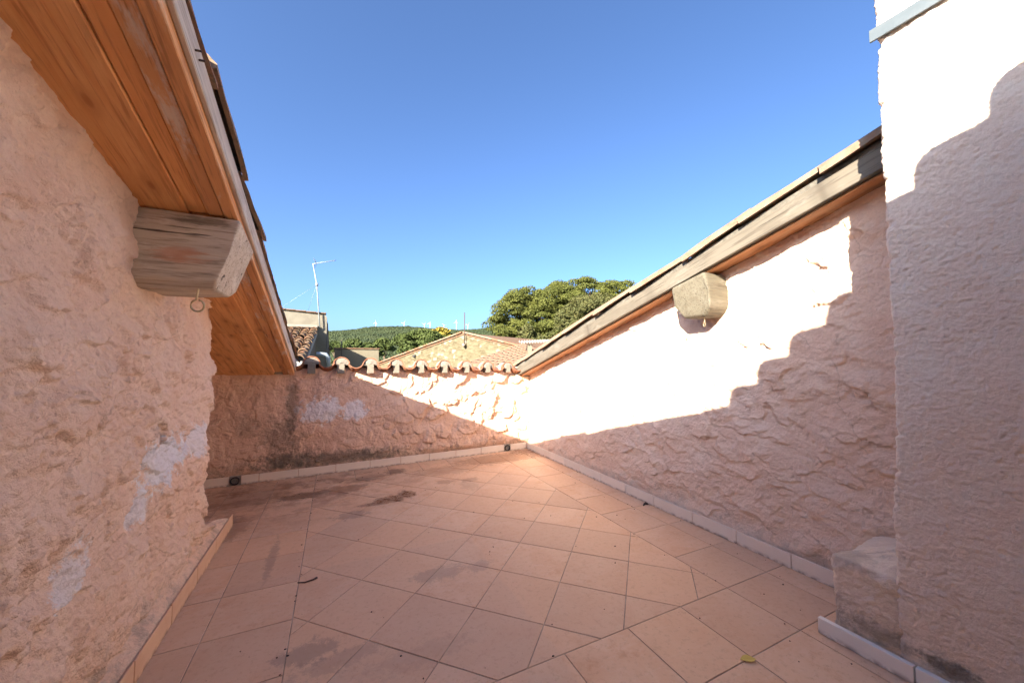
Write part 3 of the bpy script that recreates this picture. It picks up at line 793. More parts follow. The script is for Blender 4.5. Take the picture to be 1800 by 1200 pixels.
def beam_mesh(x0, x1, prof0, prof1, n=10, seed=0, rnd=0.0):
    """rough-hewn beam along X; prof0/prof1 are (y, z) outlines at both ends (x may differ per point)"""
    rg = np.random.RandomState(seed)
    P0, P1 = np.array(prof0, float), np.array(prof1, float)
    m = len(P0); V, F = [], []
    jit = rg.normal(0, 0.004, (n + 1, m, 3))
    for j in range(n + 1):
        t = j / n
        for i in range(m):
            V.append(P0[i] * (1 - t) + P1[i] * t + jit[j, i])
    for j in range(n):
        for i in range(m):
            F.append((j * m + i, j * m + (i + 1) % m, (j + 1) * m + (i + 1) % m, (j + 1) * m + i))
    F.append(tuple(range(m))[::-1]); F.append(tuple(range(n * m, n * m + m)))
    bm = bmesh.new()
    bv = [bm.verts.new(v) for v in V]
    for f in F: bm.faces.new([bv[i] for i in f])
    bmesh.ops.recalc_face_normals(bm, faces=bm.faces[:])
    if rnd > 0:
        ed = [e for e in bm.edges if len(e.link_faces) == 2 and e.calc_face_angle(0) > 0.35]
        bmesh.ops.bevel(bm, geom=ed, offset=rnd, segments=3, affect='EDGES', profile=0.5, clamp_overlap=True)
    return bm
def hook(name, p, parent, mat, ring=0.016, shank=0.05, yaw=0.4, wire=0.0036):
    p = np.array(p); c, s = math.cos(yaw), math.sin(yaw)
    pts = [p + (0, 0, 0.03), p, p - (0.004 * c, 0.004 * s, shank * 0.55)]
    base = p - np.array([0, 0, shank + ring])
    for i in range(0, 15):
        a = math.pi / 2 + 0.25 + i / 14 * (2 * math.pi - 0.4)
        pts.append(base + np.array([c * ring * math.cos(a), s * ring * math.cos(a), ring * 1.15 * math.sin(a)]))
    V, F = tube_data(pts, wire, 7)
    return mesh_obj(name, V, F, mat, parent, smooth=True)
# left purlin end: front face at y=2.42
yb0, yb1 = 2.42, 2.76
def zt(y): return sof_l(y) + 0.004
prof_w = [(-1.3, yb0, zt(yb0) - 0.01), (-1.3, yb0 - 0.012, 2.12), (-1.3, yb0 - 0.005, 1.945), (-1.3, yb0 + 0.05, 1.905), (-1.3, yb1 - 0.05, 1.90), (-1.3, yb1, 1.95), (-1.3, yb1, zt(yb1))]
prof_e = [(-0.485, yb0, zt(yb0) - 0.01), (-0.525, yb0 - 0.012, 2.12), (-0.575, yb0 - 0.005, 1.975), (-0.595, yb0 + 0.045, 1.925), (-0.585, yb1 - 0.05, 1.925), (-0.56, yb1, 1.97), (-0.47, yb1, zt(yb1))]
beam_l = bm_obj('purlin_beam', beam_mesh(0, 0, prof_w, prof_e, 5, 3, 0.012), M['grey_beam'], roof_l)
beam_l['label'] = 'weathered grey purlin end with a patch of old red paint'
hook('screw_eye', (-0.665, 2.46, 1.925), beam_l, M['brass'], 0.027, 0.055, 0.15, 0.0048)
for (px_, py_, zz) in ((-0.479, 1.62, 0.10), (-0.479, 1.66, 0.105)):
    V, F = tube_data([(px_, py_, sof_l(py_) + zz), (px_ + 0.02, py_, sof_l(py_) + zz + 0.002)], 0.004, 6)
    mesh_obj('nail', V, F, M['nail'], roof_l)

# right roof overhang
roof_r = thing('tiled_roof', 'roof edge with sunlit grey fascia and lichen-spotted tiles, on the right', 'roof', (3.2, 3.4, 2.0))
sloped_board('soffit_board', 2.975, 3.50, 0.5, 5.98, 0.0, 0.03, M['pine_dark'], roof_r, sof_r)
sloped_board('trim_board', 2.965, 3.03, 0.5, 5.98, -0.018, 0.016, M['pine_dark'], roof_r, sof_r)
fascia(roof_r, 2.92, 2.972, sof_r, 0.5, 6.02, ((0.0, 0.135, 0, 0, M['grey_board_sun'], 'fascia_board'), (0.137, 0.185, 0.03, 0.09, M['mortar_dark'], 'mortar_bed')))
sloped_board('deck', 2.98, 4.6, 0.5, 5.98, 0.09, 0.05, M['pine_board'], roof_r, sof_r)
ends_r = [6.2, 5.62, 5.0, 4.35, 3.689, 3.046, 2.38, 1.837, 1.272, 0.72]
rake_tiles(roof_r, 2.985, ends_r, 0.64, sof_r, 0.165, tr)
rake_tiles(roof_r, 3.33, [y - 0.1 for y in ends_r], 0.64, sof_r, 0.18, tr)
rake_tiles(roof_r, 3.68, [y - 0.02 for y in ends_r], 0.64, sof_r, 0.18, tr)
rb = [(3.35, 2.16, 2.33), (3.35, 2.135, 2.17), (3.35, 2.14, 2.02), (3.35, 2.20, 1.955), (3.35, 2.40, 1.95), (3.35, 2.49, 2.05), (3.35, 2.51, 2.24)]
re_ = [(2.90, 2.16, 2.345), (2.885, 2.125, 2.19), (2.905, 2.135, 2.02), (2.945, 2.20, 1.945), (2.925, 2.40, 1.945), (2.885, 2.485, 2.06), (2.865, 2.50, 2.245)]
beam_r = bm_obj('purlin_beam', beam_mesh(0, 0, rb, re_, 3, 5, 0.03), M['beam_sun'], roof_r)
beam_r['label'] = 'sunlit purlin end, darkened in colour against the sun, with a brown underside'
hook('screw_eye', (3.0, 2.25, 1.945), beam_r, M['brass'], 0.016, 0.045, 1.2)

# roof that falls away behind the parapet: alternating cover and channel tiles with mortared ends
roof_b = thing('tiled_roof', 'row of scalloped terracotta roof tiles with mortared ends on top of the back parapet', 'roof', (1.2, 5.9, 1.5))
cov = [canal_mesh('tile', 0.112, 0.092, 0.5, 0.013, M['tile_red'], True, 12, math.pi * 0.92, 0.02, 20 + i) for i in range(4)]
cha = [canal_mesh('tile', 0.105, 0.12, 0.5, 0.013, M['tile_red'], False, 12, math.pi * 0.80, 0.02, 30 + i) for i in range(4)]
fill_bm = bmesh.new()
_v = [fill_bm.verts.new((0.097 * math.cos(math.pi * i / 10), 0, 0.097 * math.sin(math.pi * i / 10))) for i in range(11)]
_v2 = [fill_bm.verts.new((0.097 * math.cos(math.pi * i / 10), 0.2, 0.097 * math.sin(math.pi * i / 10))) for i in range(11)]
_cv = fill_bm.verts.new((0, -0.012, 0.035))
for i in range(10):
    fill_bm.faces.new((_v[i], _v[i + 1], _cv)); fill_bm.faces.new((_v[i], _v2[i], _v2[i + 1], _v[i + 1]))
fill_bm.faces.new((_v[10], _v[0], _cv)); fill_bm.faces.new((_v[0], _v[10], _v2[10], _v2[0]))
bmesh.ops.recalc_face_normals(fill_bm, faces=fill_bm.faces[:])
fill_me = bpy.data.meshes.new('mortar_fill'); fill_bm.to_mesh(fill_me); fill_bm.free(); fill_me.materials.append(M['mortar'])
M['block'] = plain('grey_timber_block', (0.19, 0.165, 0.128), (0.23, 0.20, 0.16), 25, 0.9, 0.5, 0.006, 60)
_brg = random.Random(8)
def tilt(x): return -0.026 * (x + 0.29)
for i in range(-1, 10):
    x = -0.294 + 0.373 * i + _brg.uniform(-0.008, 0.008)
    y = wall_y(x) - 0.10
    zc = 1.515 + tilt(x)
    for j in range(3 if i < 9 else 0):
        o = link('tile', cov[(i + j) % 4], roof_b, (x, y + 0.40 * j, zc - SLOPE * 0.40 * j + 0.012 * (j > 0)), (-SL + 0.03, _brg.uniform(-0.06, 0.06), _brg.uniform(-0.03, 0.03)))
    for j in range(3):
        link('tile', cha[(i + j) % 4], roof_b, (x + 0.187 - 0.373 * (i == 9) * 0, y - 0.012 + 0.40 * j, zc + 0.045 - SLOPE * 0.40 * j), (-SL, _brg.uniform(-0.04, 0.04), _brg.uniform(-0.02, 0.02))) if i < 9 else None
    if i < 9:
        link('mortar_fill', fill_me, roof_b, (x, y + 0.028, zc - 0.005), (0, _brg.uniform(-0.05, 0.05), 0))
        box('support_block', -0.047, 0.047, 0, 0.16, -0.065, 0.068, M['block'], roof_b, 0.004, (x + _brg.uniform(-0.006, 0.006), y + 0.004, 1.447 + tilt(x) * 0.3), (0, _brg.uniform(-0.03, 0.03), _brg.uniform(-0.04, 0.04)))
bm = box_data(-1.6, 3.6, 0.0, 1.7, -0.14, 0.0); bm_obj('roof_deck', bm, M['mortar'], roof_b, (0, 5.93, 1.415), (-SL, 0, 0))

# the roof resumes behind the camera; its tiled eave throws the scalloped shadow
house = thing('house_front', 'unseen house front, made white to bounce light, with tiled eave behind the terrace', 'house', (1.0, -0.7, 0))
box('wall', -2.4, 0.15, -0.95, -0.62, 0, 3.0, M['bounce_white'], house)
box('wall', 1.25, 2.7, -0.95, -0.62, 0, 3.0, M['bounce_white'], house)
box('wall', 0.15, 1.25, -0.95, -0.62, 2.2, 3.0, M['bounce_white'], house)
box('door', 0.15, 1.25, -0.88, -0.80, 0, 2.2, M['pine_worn'], house, 0.004)
bm = box_data(-2.6, 2.9, -3.0, 0.0, 0.0, 0.10); bm_obj('roof_deck', bm, M['pine_worn'], house, (0, -0.20, 3.03), (-SL, 0, 0))
tv = [canal_mesh('tile', 0.118, 0.095, 0.6, 0.014, M['tile_red'], True, 9, math.pi * 0.95, 0.02, 50 + i) for i in range(3)]
tc = [canal_mesh('tile', 0.105, 0.12, 0.6, 0.014, M['tile_red'], False, 9, math.pi * 0.8, 0.02, 60 + i) for i in range(3)]
for i in range(-6, 8):
    x = -0.1 + 0.373 * i
    for j in range(3):
        y = -0.12 - 0.5 * j
        link('tile', tv[(i + j) % 3], house, (x, y, 3.03 + 0.14 + SLOPE * (-0.12 - y + 0.0)), (SL + 0.03, 0, math.pi))
        link('tile', tc[(i + j) % 3], house, (x + 0.187, y + 0.02, 3.03 + 0.19 + SLOPE * (-0.12 - y)), (SL + 0.03, 0, math.pi))
# ------------------------------------------------------------------ village roofs and countryside beyond
def cam_xy(px, d):
    p = at_dist(px, 635, d); return p[0], p[1]
M['earth'] = plain('dry_ground', (0.16, 0.14, 0.08), (0.10, 0.12, 0.05), 0.05, 0.95, 0.3, 0.05, 3)
gp_ = 8000
ground = mesh_obj('ground', [(-gp_, -gp_, -7.5), (gp_, -gp_, -7.5), (gp_, gp_, -7.5), (-gp_, gp_, -7.5)], [(0, 1, 2, 3)], M['earth'])
tag(ground, kind='structure')

# wooded ridge
k = NT('wooded_hill'); p = k.pos()
hc = k.mix(k.ramp(k.noise(p, 0.02, 6, 0.7), 0.35, 0.65), (0.026, 0.036, 0.014), (0.042, 0.050, 0.022))
M['hill'] = k.done(hc, 0.95, None, 0.1)
_az_px = [-400, 200, 420, 577, 613, 649, 685, 715, 751, 802, 853, 930, 1100, 1500, 2200]
_az_y = [600, 590, 586, 584, 582, 577, 575, 575.5, 579, 582, 579, 576, 572, 585, 605]
def ridge_h(px): return (635 - np.interp(px, _az_px, _az_y)) / FPX
DH = 1900.0
def hill_z(px, d):
    """ground height on the hill at sightline column px, distance d"""
    t = sstep(500, DH, d)
    back = 1 - 0.5 * sstep(DH, 3200, d)
    x = (px - 900) / FPX * d
    return -7.5 + (ridge_h(px) * DH + 7.5 - 3) * t ** 1.2 * back + 9 * fbm(x * 0.006, d * 0.006, 4, 71) * sstep(500, 900, d) * sstep(DH + 500, DH - 300, d)
cols = np.linspace(-400, 2200, 150); ds_ = np.concatenate([np.linspace(450, DH, 40), np.linspace(DH + 80, 3400, 10)])
V = []
for px in cols:
    for d in ds_:
        x, y = cam_xy(px, d); V.append((x, y, float(hill_z(np.array(px), np.array(d)))))
n, m = len(cols), len(ds_)
idx = np.arange(n * m).reshape(n, m)
F = np.stack([idx[:-1, :-1], idx[1:, :-1], idx[1:, 1:], idx[:-1, 1:]], -1).reshape(-1, 4)
hill = np_mesh('hill', np.array(V), F, M['hill'], None, True)
tag(hill, kind='structure')
def leaf_mat(name, c1, c2, c3, scale=0.8):
    k = NT(name); p = k.pos()
    col = k.mix(k.ramp(k.noise(p, scale, 4, 0.6), 0.35, 0.65), c1, c2)
    col = k.mix(k.math('MULTIPLY', k.ramp(k.noise(p, scale * 7, 3, 0.6), 0.45, 0.7), 0.6), col, c3)
    k.done(col, 0.75, None, 0.2)
    k.bsdf.inputs['Subsurface Weight'].default_value = 0.0
    return k.m
M['forest'] = leaf_mat('far_forest', (0.017, 0.028, 0.011), (0.034, 0.047, 0.018), (0.050, 0.058, 0.024), 0.012)
rg = np.random.RandomState(4)
ico_v = []
_bm = bmesh.new(); bmesh.ops.create_icosphere(_bm, subdivisions=1, radius=1)
IV = np.array([v.co[:] for v in _bm.verts]); IF = np.array([[v.index for v in f.verts] for f in _bm.faces]); _bm.free()
NTREE = 20000
tv_, tf_ = [], []
pxs = rg.uniform(440, 960, NTREE); dd = 700 + (DH + 40 - 700) * rg.rand(NTREE) ** 0.8
zz = hill_z(pxs, dd)
for i in range(NTREE):
    x, y = cam_xy(pxs[i], dd[i]); r = rg.uniform(1.5, 3.6)
    sc_ = np.array([r, r, r * rg.uniform(0.8, 1.3)]) * (1 + 0.25 * rg.normal(size=(len(IV), 1)) * 0.5)
    tv_.append(IV * sc_ + (x, y, zz[i] + r * 0.5 + 3.0 * float(perlin(np.array(pxs[i] * 0.09), np.array(dd[i] * 0.012))))); tf_.append(IF + i * len(IV))
forest = np_mesh('forest', np.concatenate(tv_), np.concatenate(tf_), M['forest'])
tag(forest, 'dark green wooded hillside below the wind turbines', 'forest', kind='stuff')
M['rock'] = plain('pale_rock', (0.22, 0.19, 0.16), (0.18, 0.16, 0.13), 0.3, 0.95)
for (px, py, w) in ((694, 579.5, 5), (700, 580.5, 3), (716, 577.5, 3)):
    c = at_dist(px, py, 1730); s = w / FPX * 1730 / 2
    bm = bmesh.new(); bmesh.ops.create_icosphere(bm, subdivisions=2, radius=1)
    for v in bm.verts: v.co = (v.co.x * s * rg.uniform(0.8, 1.2), v.co.y * s * rg.uniform(.8, 1.2), v.co.z * s * 0.35 * rg.uniform(0.6, 1.2))
    o = bm_obj('rock_outcrop', bm, M['rock'], None, tuple(c))
    tag(o, {694: 'long pale rock outcrop on the wooded ridge, leftmost', 700: 'small pale rock outcrop right beside the long one', 716: 'small pale rock outcrop farther right, near the crest'}[px], 'rock', 'rock outcrops on the ridge')

# wind turbines
M['turbine'] = plain('white_paint', (0.72, 0.72, 0.72), (0.70, 0.70, 0.70), 1, 0.5)
def turbine(px, base_y, hub_y, rot, label):
    d = DH + 60
    b = at_dist(px, base_y + 3, d); h = at_dist(px, hub_y, d)
    root = thing('wind_turbine', label, 'wind turbine', tuple(b), 'wind turbines along the ridge')
    H = h[2] - b[2]
    tube('tower', [b, b + (0, 0, H * 0.5), b + (0, 0, H)], [1.0, 0.85, 0.65], M['turbine'], root, 8)
    f = np.array([-_sy, -_cy, 0])
    tube('nacelle', [h + f * -4, h + f * 3], [1.7, 1.5], M['turbine'], root, 8)
    side = np.array([_cy, -_sy, 0])
    for i in range(3):
        a = rot + i * 2 * math.pi / 3
        v = side * math.sin(a) + np.array([0, 0, 1]) * math.cos(a)
        c = h + f * 3.6
        tube('blade', [c, c + v * 4, c + v * 15], [0.4, 0.6, 0.15], M['turbine'], root, 6)
for i, (px, by, hy, rot, lab) in enumerate(((660.4, 576, 567, 0.1, 'leftmost white wind turbine on the ridge'), (710.2, 576, 567.5, 0.5, 'second white wind turbine from the left, above the pale rocks'),
        (746, 579, 570, 0.9, 'faint third wind turbine from the left, left one of a close pair'), (755.7, 579.5, 568, 0.3, 'fourth wind turbine from the left, right one of a close pair'),
        (780.5, 581, 572, 1.4, 'low wind turbine just above the yellow tree'), (802.2, 588, 566, 0.0, 'tallest wind turbine, just left of the black mast'),
        (822, 583, 571, 0.7, 'wind turbine just right of the black mast'))):
    turbine(px, by, hy, rot, lab)

# trees
M['bark'] = plain('bark', (0.12, 0.085, 0.06), (0.18, 0.13, 0.09), 6, 0.95, 0.6, 0.03, 12)
M['pine_near'] = leaf_mat('pine_needles', (0.046, 0.056, 0.010), (0.074, 0.082, 0.015), (0.095, 0.094, 0.022), 0.7)
M['pine_far'] = leaf_mat('pine_needles_far', (0.034, 0.050, 0.012), (0.050, 0.068, 0.015), (0.066, 0.078, 0.02), 0.35)
M['oak'] = leaf_mat('oak_leaves', (0.044, 0.050, 0.015), (0.064, 0.068, 0.022), (0.095, 0.082, 0.024), 0.5)
M['yellow'] = leaf_mat('yellow_leaves', (0.20, 0.15, 0.02), (0.16, 0.14, 0.025), (0.24, 0.175, 0.025), 0.5)
M['olive'] = leaf_mat('grey_green_leaves', (0.045, 0.055, 0.028), (0.058, 0.066, 0.036), (0.07, 0.075, 0.042), 0.5)
def tree(name, label, cat, px, top_py, width_px, d, mat, base_z=-7.5, lobes=40, leaves=160, leaf=0.3, hfrac=0.55, lobe_r=0.2, seed=0, group=None, flat=0.6, domes=None):
    """tapered trunk and limbs, crown of leafy lobes spread through a dome"""
    rg = np.random.RandomState(seed)
    top = at_dist(px, top_py, d); W = width_px / FPX * d; Rw = W / 2
    Hc = W * hfrac; cz = top[2] - Hc * 0.62
    x0, y0 = top[0], top[1]
    root = thing(name, label, cat, (x0, y0, base_z), group)
    pts = [(x0 + 0.03 * W * math.sin(i), y0 + 0.02 * W * math.cos(i * 1.3), base_z + (cz - base_z) * i / 4) for i in range(5)]
    r0 = 0.022 * W + 0.1
    tube('trunk', pts, [r0 * (1.2 - 0.13 * i) for i in range(5)], M['bark'], root, 8)
    cen = []
    dl = [(x0, y0, cz, Rw, Hc)]
    for (dpx, dpy, dw) in (domes or ()):
        tp = at_dist(dpx, dpy, d); w_ = dw / FPX * d
        dl.append((tp[0], tp[1], tp[2] - w_ * hfrac * 0.62, w_ / 2, w_ * hfrac))
    wts = np.array([q_[3] ** 2 for q_ in dl]); wts = wts / wts.sum()
    X0, Y0, CZ, RW, HC = x0, y0, cz, Rw, Hc
    for i in range(lobes):
        x0, y0, cz, Rw, Hc = dl[rg.choice(len(dl), p=wts)]
        u = rg.rand() ** 0.45; a = rg.uniform(0, 2 * math.pi); zz = rg.uniform(-0.45, 1.0)
        rad = math.sqrt(max(0.02, 1 - (max(zz, 0)) ** 2)) * u * (1.0 if zz > -0.2 else 0.85)
        cen.append((x0 + Rw * 0.86 * rad * math.cos(a), y0 + Rw * 0.86 * rad * math.sin(a), cz + (Hc * 0.55 * zz if zz > 0 else Hc * 0.4 * zz)))
    x0, y0, cz, Rw, Hc = X0, Y0, CZ, RW, HC
    cen = np.array(cen)
    LV, LF = [], []
    c0 = 0
    for i in range(0, lobes, max(1, lobes // 14)):
        V_, F_ = tube_data([pts[3], (np.array(pts[4]) + cen[i]) / 2 - (0, 0, 0.05 * W), cen[i]], [r0 * 0.55, r0 * 0.3, r0 * 0.08], 5)
        LV += V_; LF += [tuple(j + c0 for j in f) for f in F_]; c0 += len(V_)
    mesh_obj('limbs', LV, LF, M['bark'], root)
    Rl = Rw * lobe_r
    P = []; NRM = []
    for c in cen:
        rl = Rl * rg.uniform(0.65, 1.35)
        v = rg.normal(size=(leaves, 3)); v /= np.linalg.norm(v, axis=1)[:, None]
        v[:, 2] = np.where(v[:, 2] < -0.35, -v[:, 2], v[:, 2])
        rr = rl * (0.72 + 0.34 * rg.rand(leaves, 1))
        P.append(c + v * rr * np.array([1, 1, flat])); NRM.append(v)
    P = np.concatenate(P); NRM = np.concatenate(NRM); N = len(P)
    t1 = np.cross(NRM, rg.normal(size=(N, 3))); t1 /= np.linalg.norm(t1, axis=1)[:, None] + 1e-9
    t2 = np.cross(NRM, t1) * 0.6 + NRM * rg.uniform(-0.8, 0.9, (N, 1)); t2 /= np.linalg.norm(t2, axis=1)[:, None] + 1e-9
    s = leaf * rg.uniform(0.5, 1.2, (N, 1))
    V = np.stack([P - t1 * s * 0.5, P + t1 * s * 0.5, P + t1 * s * 0.25 + t2 * s, P - t1 * s * 0.25 + t2 * s], 1).reshape(-1, 3)
    F = np.arange(N * 4).reshape(N, 4)
    o = np_mesh('crown', V, F, mat, root)
    return root
tree('pine_tree', 'big dense pine tree with a broad rounded crown rising behind the right roof edge', 'tree', 1035, 483, 185, 43, M['pine_near'], lobes=560, leaves=360, leaf=0.13, hfrac=0.80, lobe_r=0.135, seed=1, flat=0.6, domes=((926, 505, 150), (985, 494, 160), (890, 530, 84), (1080, 490, 130), (960, 525, 170)))
tree('oak_tree', 'dull green broadleaf tree in front of the big pine, by the chimney cap', 'tree', 1045, 516, 190, 33, M['oak'], lobes=240, leaves=240, leaf=0.12, hfrac=0.75, lobe_r=0.12, seed=2, flat=0.9)
tree('oak_tree', 'small yellowish bush-like tree at the foot of the big pine', 'tree', 930, 575, 50, 30, M['oak'], lobes=40, leaves=160, leaf=0.2, hfrac=0.9, lobe_r=0.25, seed=12, flat=0.9)
tree('olive_tree', 'grey-green tree low down left of the big pine', 'tree', 884, 592, 60, 46, M['olive'], lobes=40, leaves=160, leaf=0.3, hfrac=0.6, lobe_r=0.25, seed=3, flat=0.8)
tree('pine_tree', 'bright green pine tree behind the left slope of the stone gable', 'tree', 742, 580, 118, 75, M['pine_far'], lobes=90, leaves=330, leaf=0.34, hfrac=0.6, lobe_r=0.2, seed=4)
tree('pine_tree', 'smaller rounded pine tree right against the yellow tree', 'tree', 762, 587, 48, 66, M['pine_far'], lobes=40, leaves=180, leaf=0.5, hfrac=0.7, lobe_r=0.25, seed=13)
tree('autumn_tree', 'yellow autumn tree behind the stone gable roof', 'tree', 776, 579.5, 46, 95, M['yellow'], lobes=40, leaves=160, leaf=0.7, hfrac=0.7, lobe_r=0.24, seed=5, flat=0.8)
for (px, ty, w, d, sd, lab) in ((589, 601, 34, 150, 6, 'dull pine tree at the far left, beside the stained wall'), (624, 596, 44, 130, 7, 'dark pine tree above the small rendered wall'),
        (645, 602, 30, 170, 8, 'low pine tree between two taller ones above the small rendered wall'), (676, 595, 42, 120, 9, 'pine tree left of the bright green pine'), (606, 606, 30, 110, 10, 'low pine tree just above the left end of the small rendered wall'),
        (655, 607, 40, 100, 11, 'low pine tree above the right end of the small rendered wall')):
    tree('pine_tree', lab, 'tree', px, ty, w, d, M['pine_far'], lobes=46, leaves=200, leaf=0.48, hfrac=0.62, lobe_r=0.22, seed=sd, group='pine trees in the valley')

# left neighbour: lean-to roof, stained wall, aerial
M['render_old'] = plain('stained_render', (0.19, 0.175, 0.135), (0.145, 0.13, 0.10), 1.6, 0.95, 0.5, 0.02, 12)
M['render_warm'] = plain('buff_render', (0.18, 0.158, 0.11), (0.155, 0.135, 0.095), 1.2, 0.95, 0.4, 0.02, 14)
M['dark_wall'] = plain('shade_dark_rubble', (0.10, 0.085, 0.065), (0.15, 0.13, 0.10), 3, 0.95, 0.9, 0.05, 5)  # wall colour darkened to stand for shade on the side faces
nb = thing('neighbour_house', 'neighbouring house with stained wall and patchy tiled lean-to roof, left of the view', 'house', (-1.5, 15.1, -7.5))
Yw = 15.0
xr, zt_ = -0.325, 3.27
Vw = [(-5, Yw, -7.5), (xr, Yw, -7.5), (xr, Yw, zt_ - 0.12), (xr - 0.07, Yw, zt_), (-1.9, Yw, 3.36), (-5, Yw, 3.5)]
Fw = [tuple(range(6))]
wv = Vw + [(-5, 26.5, -7.5), (xr, 26.5, -7.5), (xr, 26.5, 1.35), (-5, 26.5, 1.35), (xr, Yw + 0.9, 3.0), (-5, Yw + 0.9, 3.3)]
mesh_obj('wall', wv, [(0, 1, 2, 3, 4, 5), (1, 7, 8, 10, 2), (2, 10, 11, 5, 4, 3)], M['render_old'], nb)
side = mesh_obj('side_wall', [(xr + 0.012, Yw + 0.12, -7.5), (xr + 0.012, 26.4, -7.5), (xr + 0.012, 26.4, 1.36), (xr + 0.012, Yw + 0.95, 2.95), (xr + 0.012, Yw + 0.12, 3.05)], [(0, 1, 2, 3, 4)], M['dark_wall'], nb)  # dark sheet laid over the side, painting its shade
mesh_obj('roof', [(xr + 0.02, 26.6, 1.37), (-5, 26.6, 1.37), (-5, Yw + 0.9, 3.32), (xr + 0.02, Yw + 0.9, 3.02)], [(0, 1, 2, 3)], M['tile_far'], nb)
_crg = random.Random(12)
xx = -4.9
while xx < xr - 0.1:                       # coping tiles along the wall head
    z = np.interp(xx, [-5, -1.9, xr], [3.5, 3.36, 3.25])
    L_ = _crg.uniform(0.26, 0.34)
    if xx > -2.4:
        box('coping_tile', 0, L_ - 0.01, -0.07, 0.3, 0, 0.045, M['tile_far'], nb, 0.01, (xx, Yw, z + 0.002 + _crg.uniform(0, 0.012)), (0, 0.03 if xx > -1.9 else 0.045, 0))
    xx += L_
YL0, YL1 = 8.6, 14.95
sl2 = 0.198; a2 = math.atan(sl2)
def lean_z(y): return 2.70 - sl2 * (YL1 - y)
box('roof_deck', -3.4, -0.62, 0, (YL1 - YL0) / math.cos(a2), -0.16, 0, M['mortar_grey'], nb, 0, (0, YL0, lean_z(YL0) - 0.05), (a2, 0, 0))
box('lower_wall', -3.4, -0.66, YL0 + 0.1, YL1 + 0.04, -7.5, lean_z(YL0) - 0.16, M['dark_wall'], nb)
Vg = [(-0.665, YL0 + 0.1, lean_z(YL0) - 0.17), (-0.665, YL1, lean_z(YL0) - 0.17), (-0.665, YL1, lean_z(YL1) - 0.18)]
mesh_obj('gable_infill', Vg, [(0, 1, 2)], M['dark_wall'], nb)
far_t = [canal_mesh('tile', 0.115, 0.09, 0.50, 0.02, M['tile_far'], True, 6, math.pi * 0.95, 0.07, 70 + i) for i in range(5)]
for i in range(9):
    for j in range(14):
        y = YL1 - 0.42 - 0.40 * j
        if y < 9.3: continue
        link('tile', far_t[(i * 3 + j * 2) % 5], nb, (-0.72 - 0.225 * i + _crg.uniform(-0.02, 0.02), y, lean_z(y) + 0.0 + _crg.uniform(-0.012, 0.02)), (a2 - 0.05, _crg.uniform(-0.12, 0.12), _crg.uniform(-0.06, 0.06)))
box('flashing', -3.4, -0.6, YL1 - 0.10, Yw - 0.002, lean_z(YL1) + 0.04, lean_z(YL1) + 0.14, M['mortar'], nb, 0.02)
pp = [at_y(556, 622, 11), at_y(573, 623, 11), at_y(577, 628, 11), at_y(577.5, 646, 11)]
tube('drain_pipe', pp, 0.055, M['metal'], nb, 10)
aer = thing('tv_aerial', 'thin leaning television aerial on a grey pole above the neighbouring house', 'aerial', (-0.67, 15.3, 3.1))
b0, b1, b2 = at_y(562, 575, 14.9), at_y(557, 500, 14.9), at_y(550, 463, 14.9)
tube('pole', [b0, b1, b2], [0.022, 0.019, 0.016], M['metal'], aer, 8)
tube('clamp', [b1 - (0, 0, 0.05), b1 + (0, 0, 0.05)], 0.05, M['metal'], aer, 8)
a0, a1 = at_y(549, 464, 14.9), at_y(590, 457.5, 14.9)
tube('boom', [a0, a1], 0.014, M['metal'], aer, 6)
for i in range(13):
    c = a0 + (a1 - a0) * (0.22 + 0.77 * i / 12); L_ = 0.16 - 0.006 * i
    dv = np.array([0.25, 0.9, 0.35]); dv = dv / np.linalg.norm(dv)
    tube('element', [c - dv * L_ * 0.9, c + dv * L_ * 0.9], 0.006, M['metal'], aer, 5)
for sg in (1, -1):
    c = a0 + (a1 - a0) * 0.2
    for j in range(5):
        z0_ = c + np.array([-0.03 - 0.0 * j, 0, 0]) + np.array([-0.06, 0, 0.14 * sg]) * (j / 4)
        tube('reflector_rod', [z0_ - (0.02, 0.16, 0), z0_ + (0.02, 0.16, 0)], 0.006, M['metal'], aer, 5)
tube('guy_wire', [b1, at_y(492, 542, 14.9)], 0.004, M['metal'], aer, 4)
tube('guy_wire', [b1, at_y(541, 546, 15.6)], 0.004, M['metal'], aer, 4)

# small rendered outbuilding behind the parapet
P0, P1 = at_y(588, 613, 19), at_y(666, 613, 19)
ob = thing('outbuilding', 'small buff rendered flat-topped building just behind the scalloped tiles', 'building', (P0[0] + 1, 20, -7.5))
box('wall', P0[0], P1[0], 19, 21.5, -7.5, P0[2], M['render_warm'], ob)
box('coping', P0[0] - 0.03, P1[0] + 0.03, 18.95, 21.55, P0[2] + 0.001, P0[2] + 0.06, M['tile_far'], ob, 0.01)
mst = thing('aerial_mast', 'thin dark pole with a side arm in front of the small rendered building', 'mast', tuple(at_y(600, 640, 18)))
tube('pole', [at_y(600, 648, 18), at_y(600, 597, 18)], 0.018, M['nail'], mst, 6)
tube('arm', [at_y(599.5, 615, 18), at_y(577, 612, 18)], 0.022, M['nail'], mst, 6)

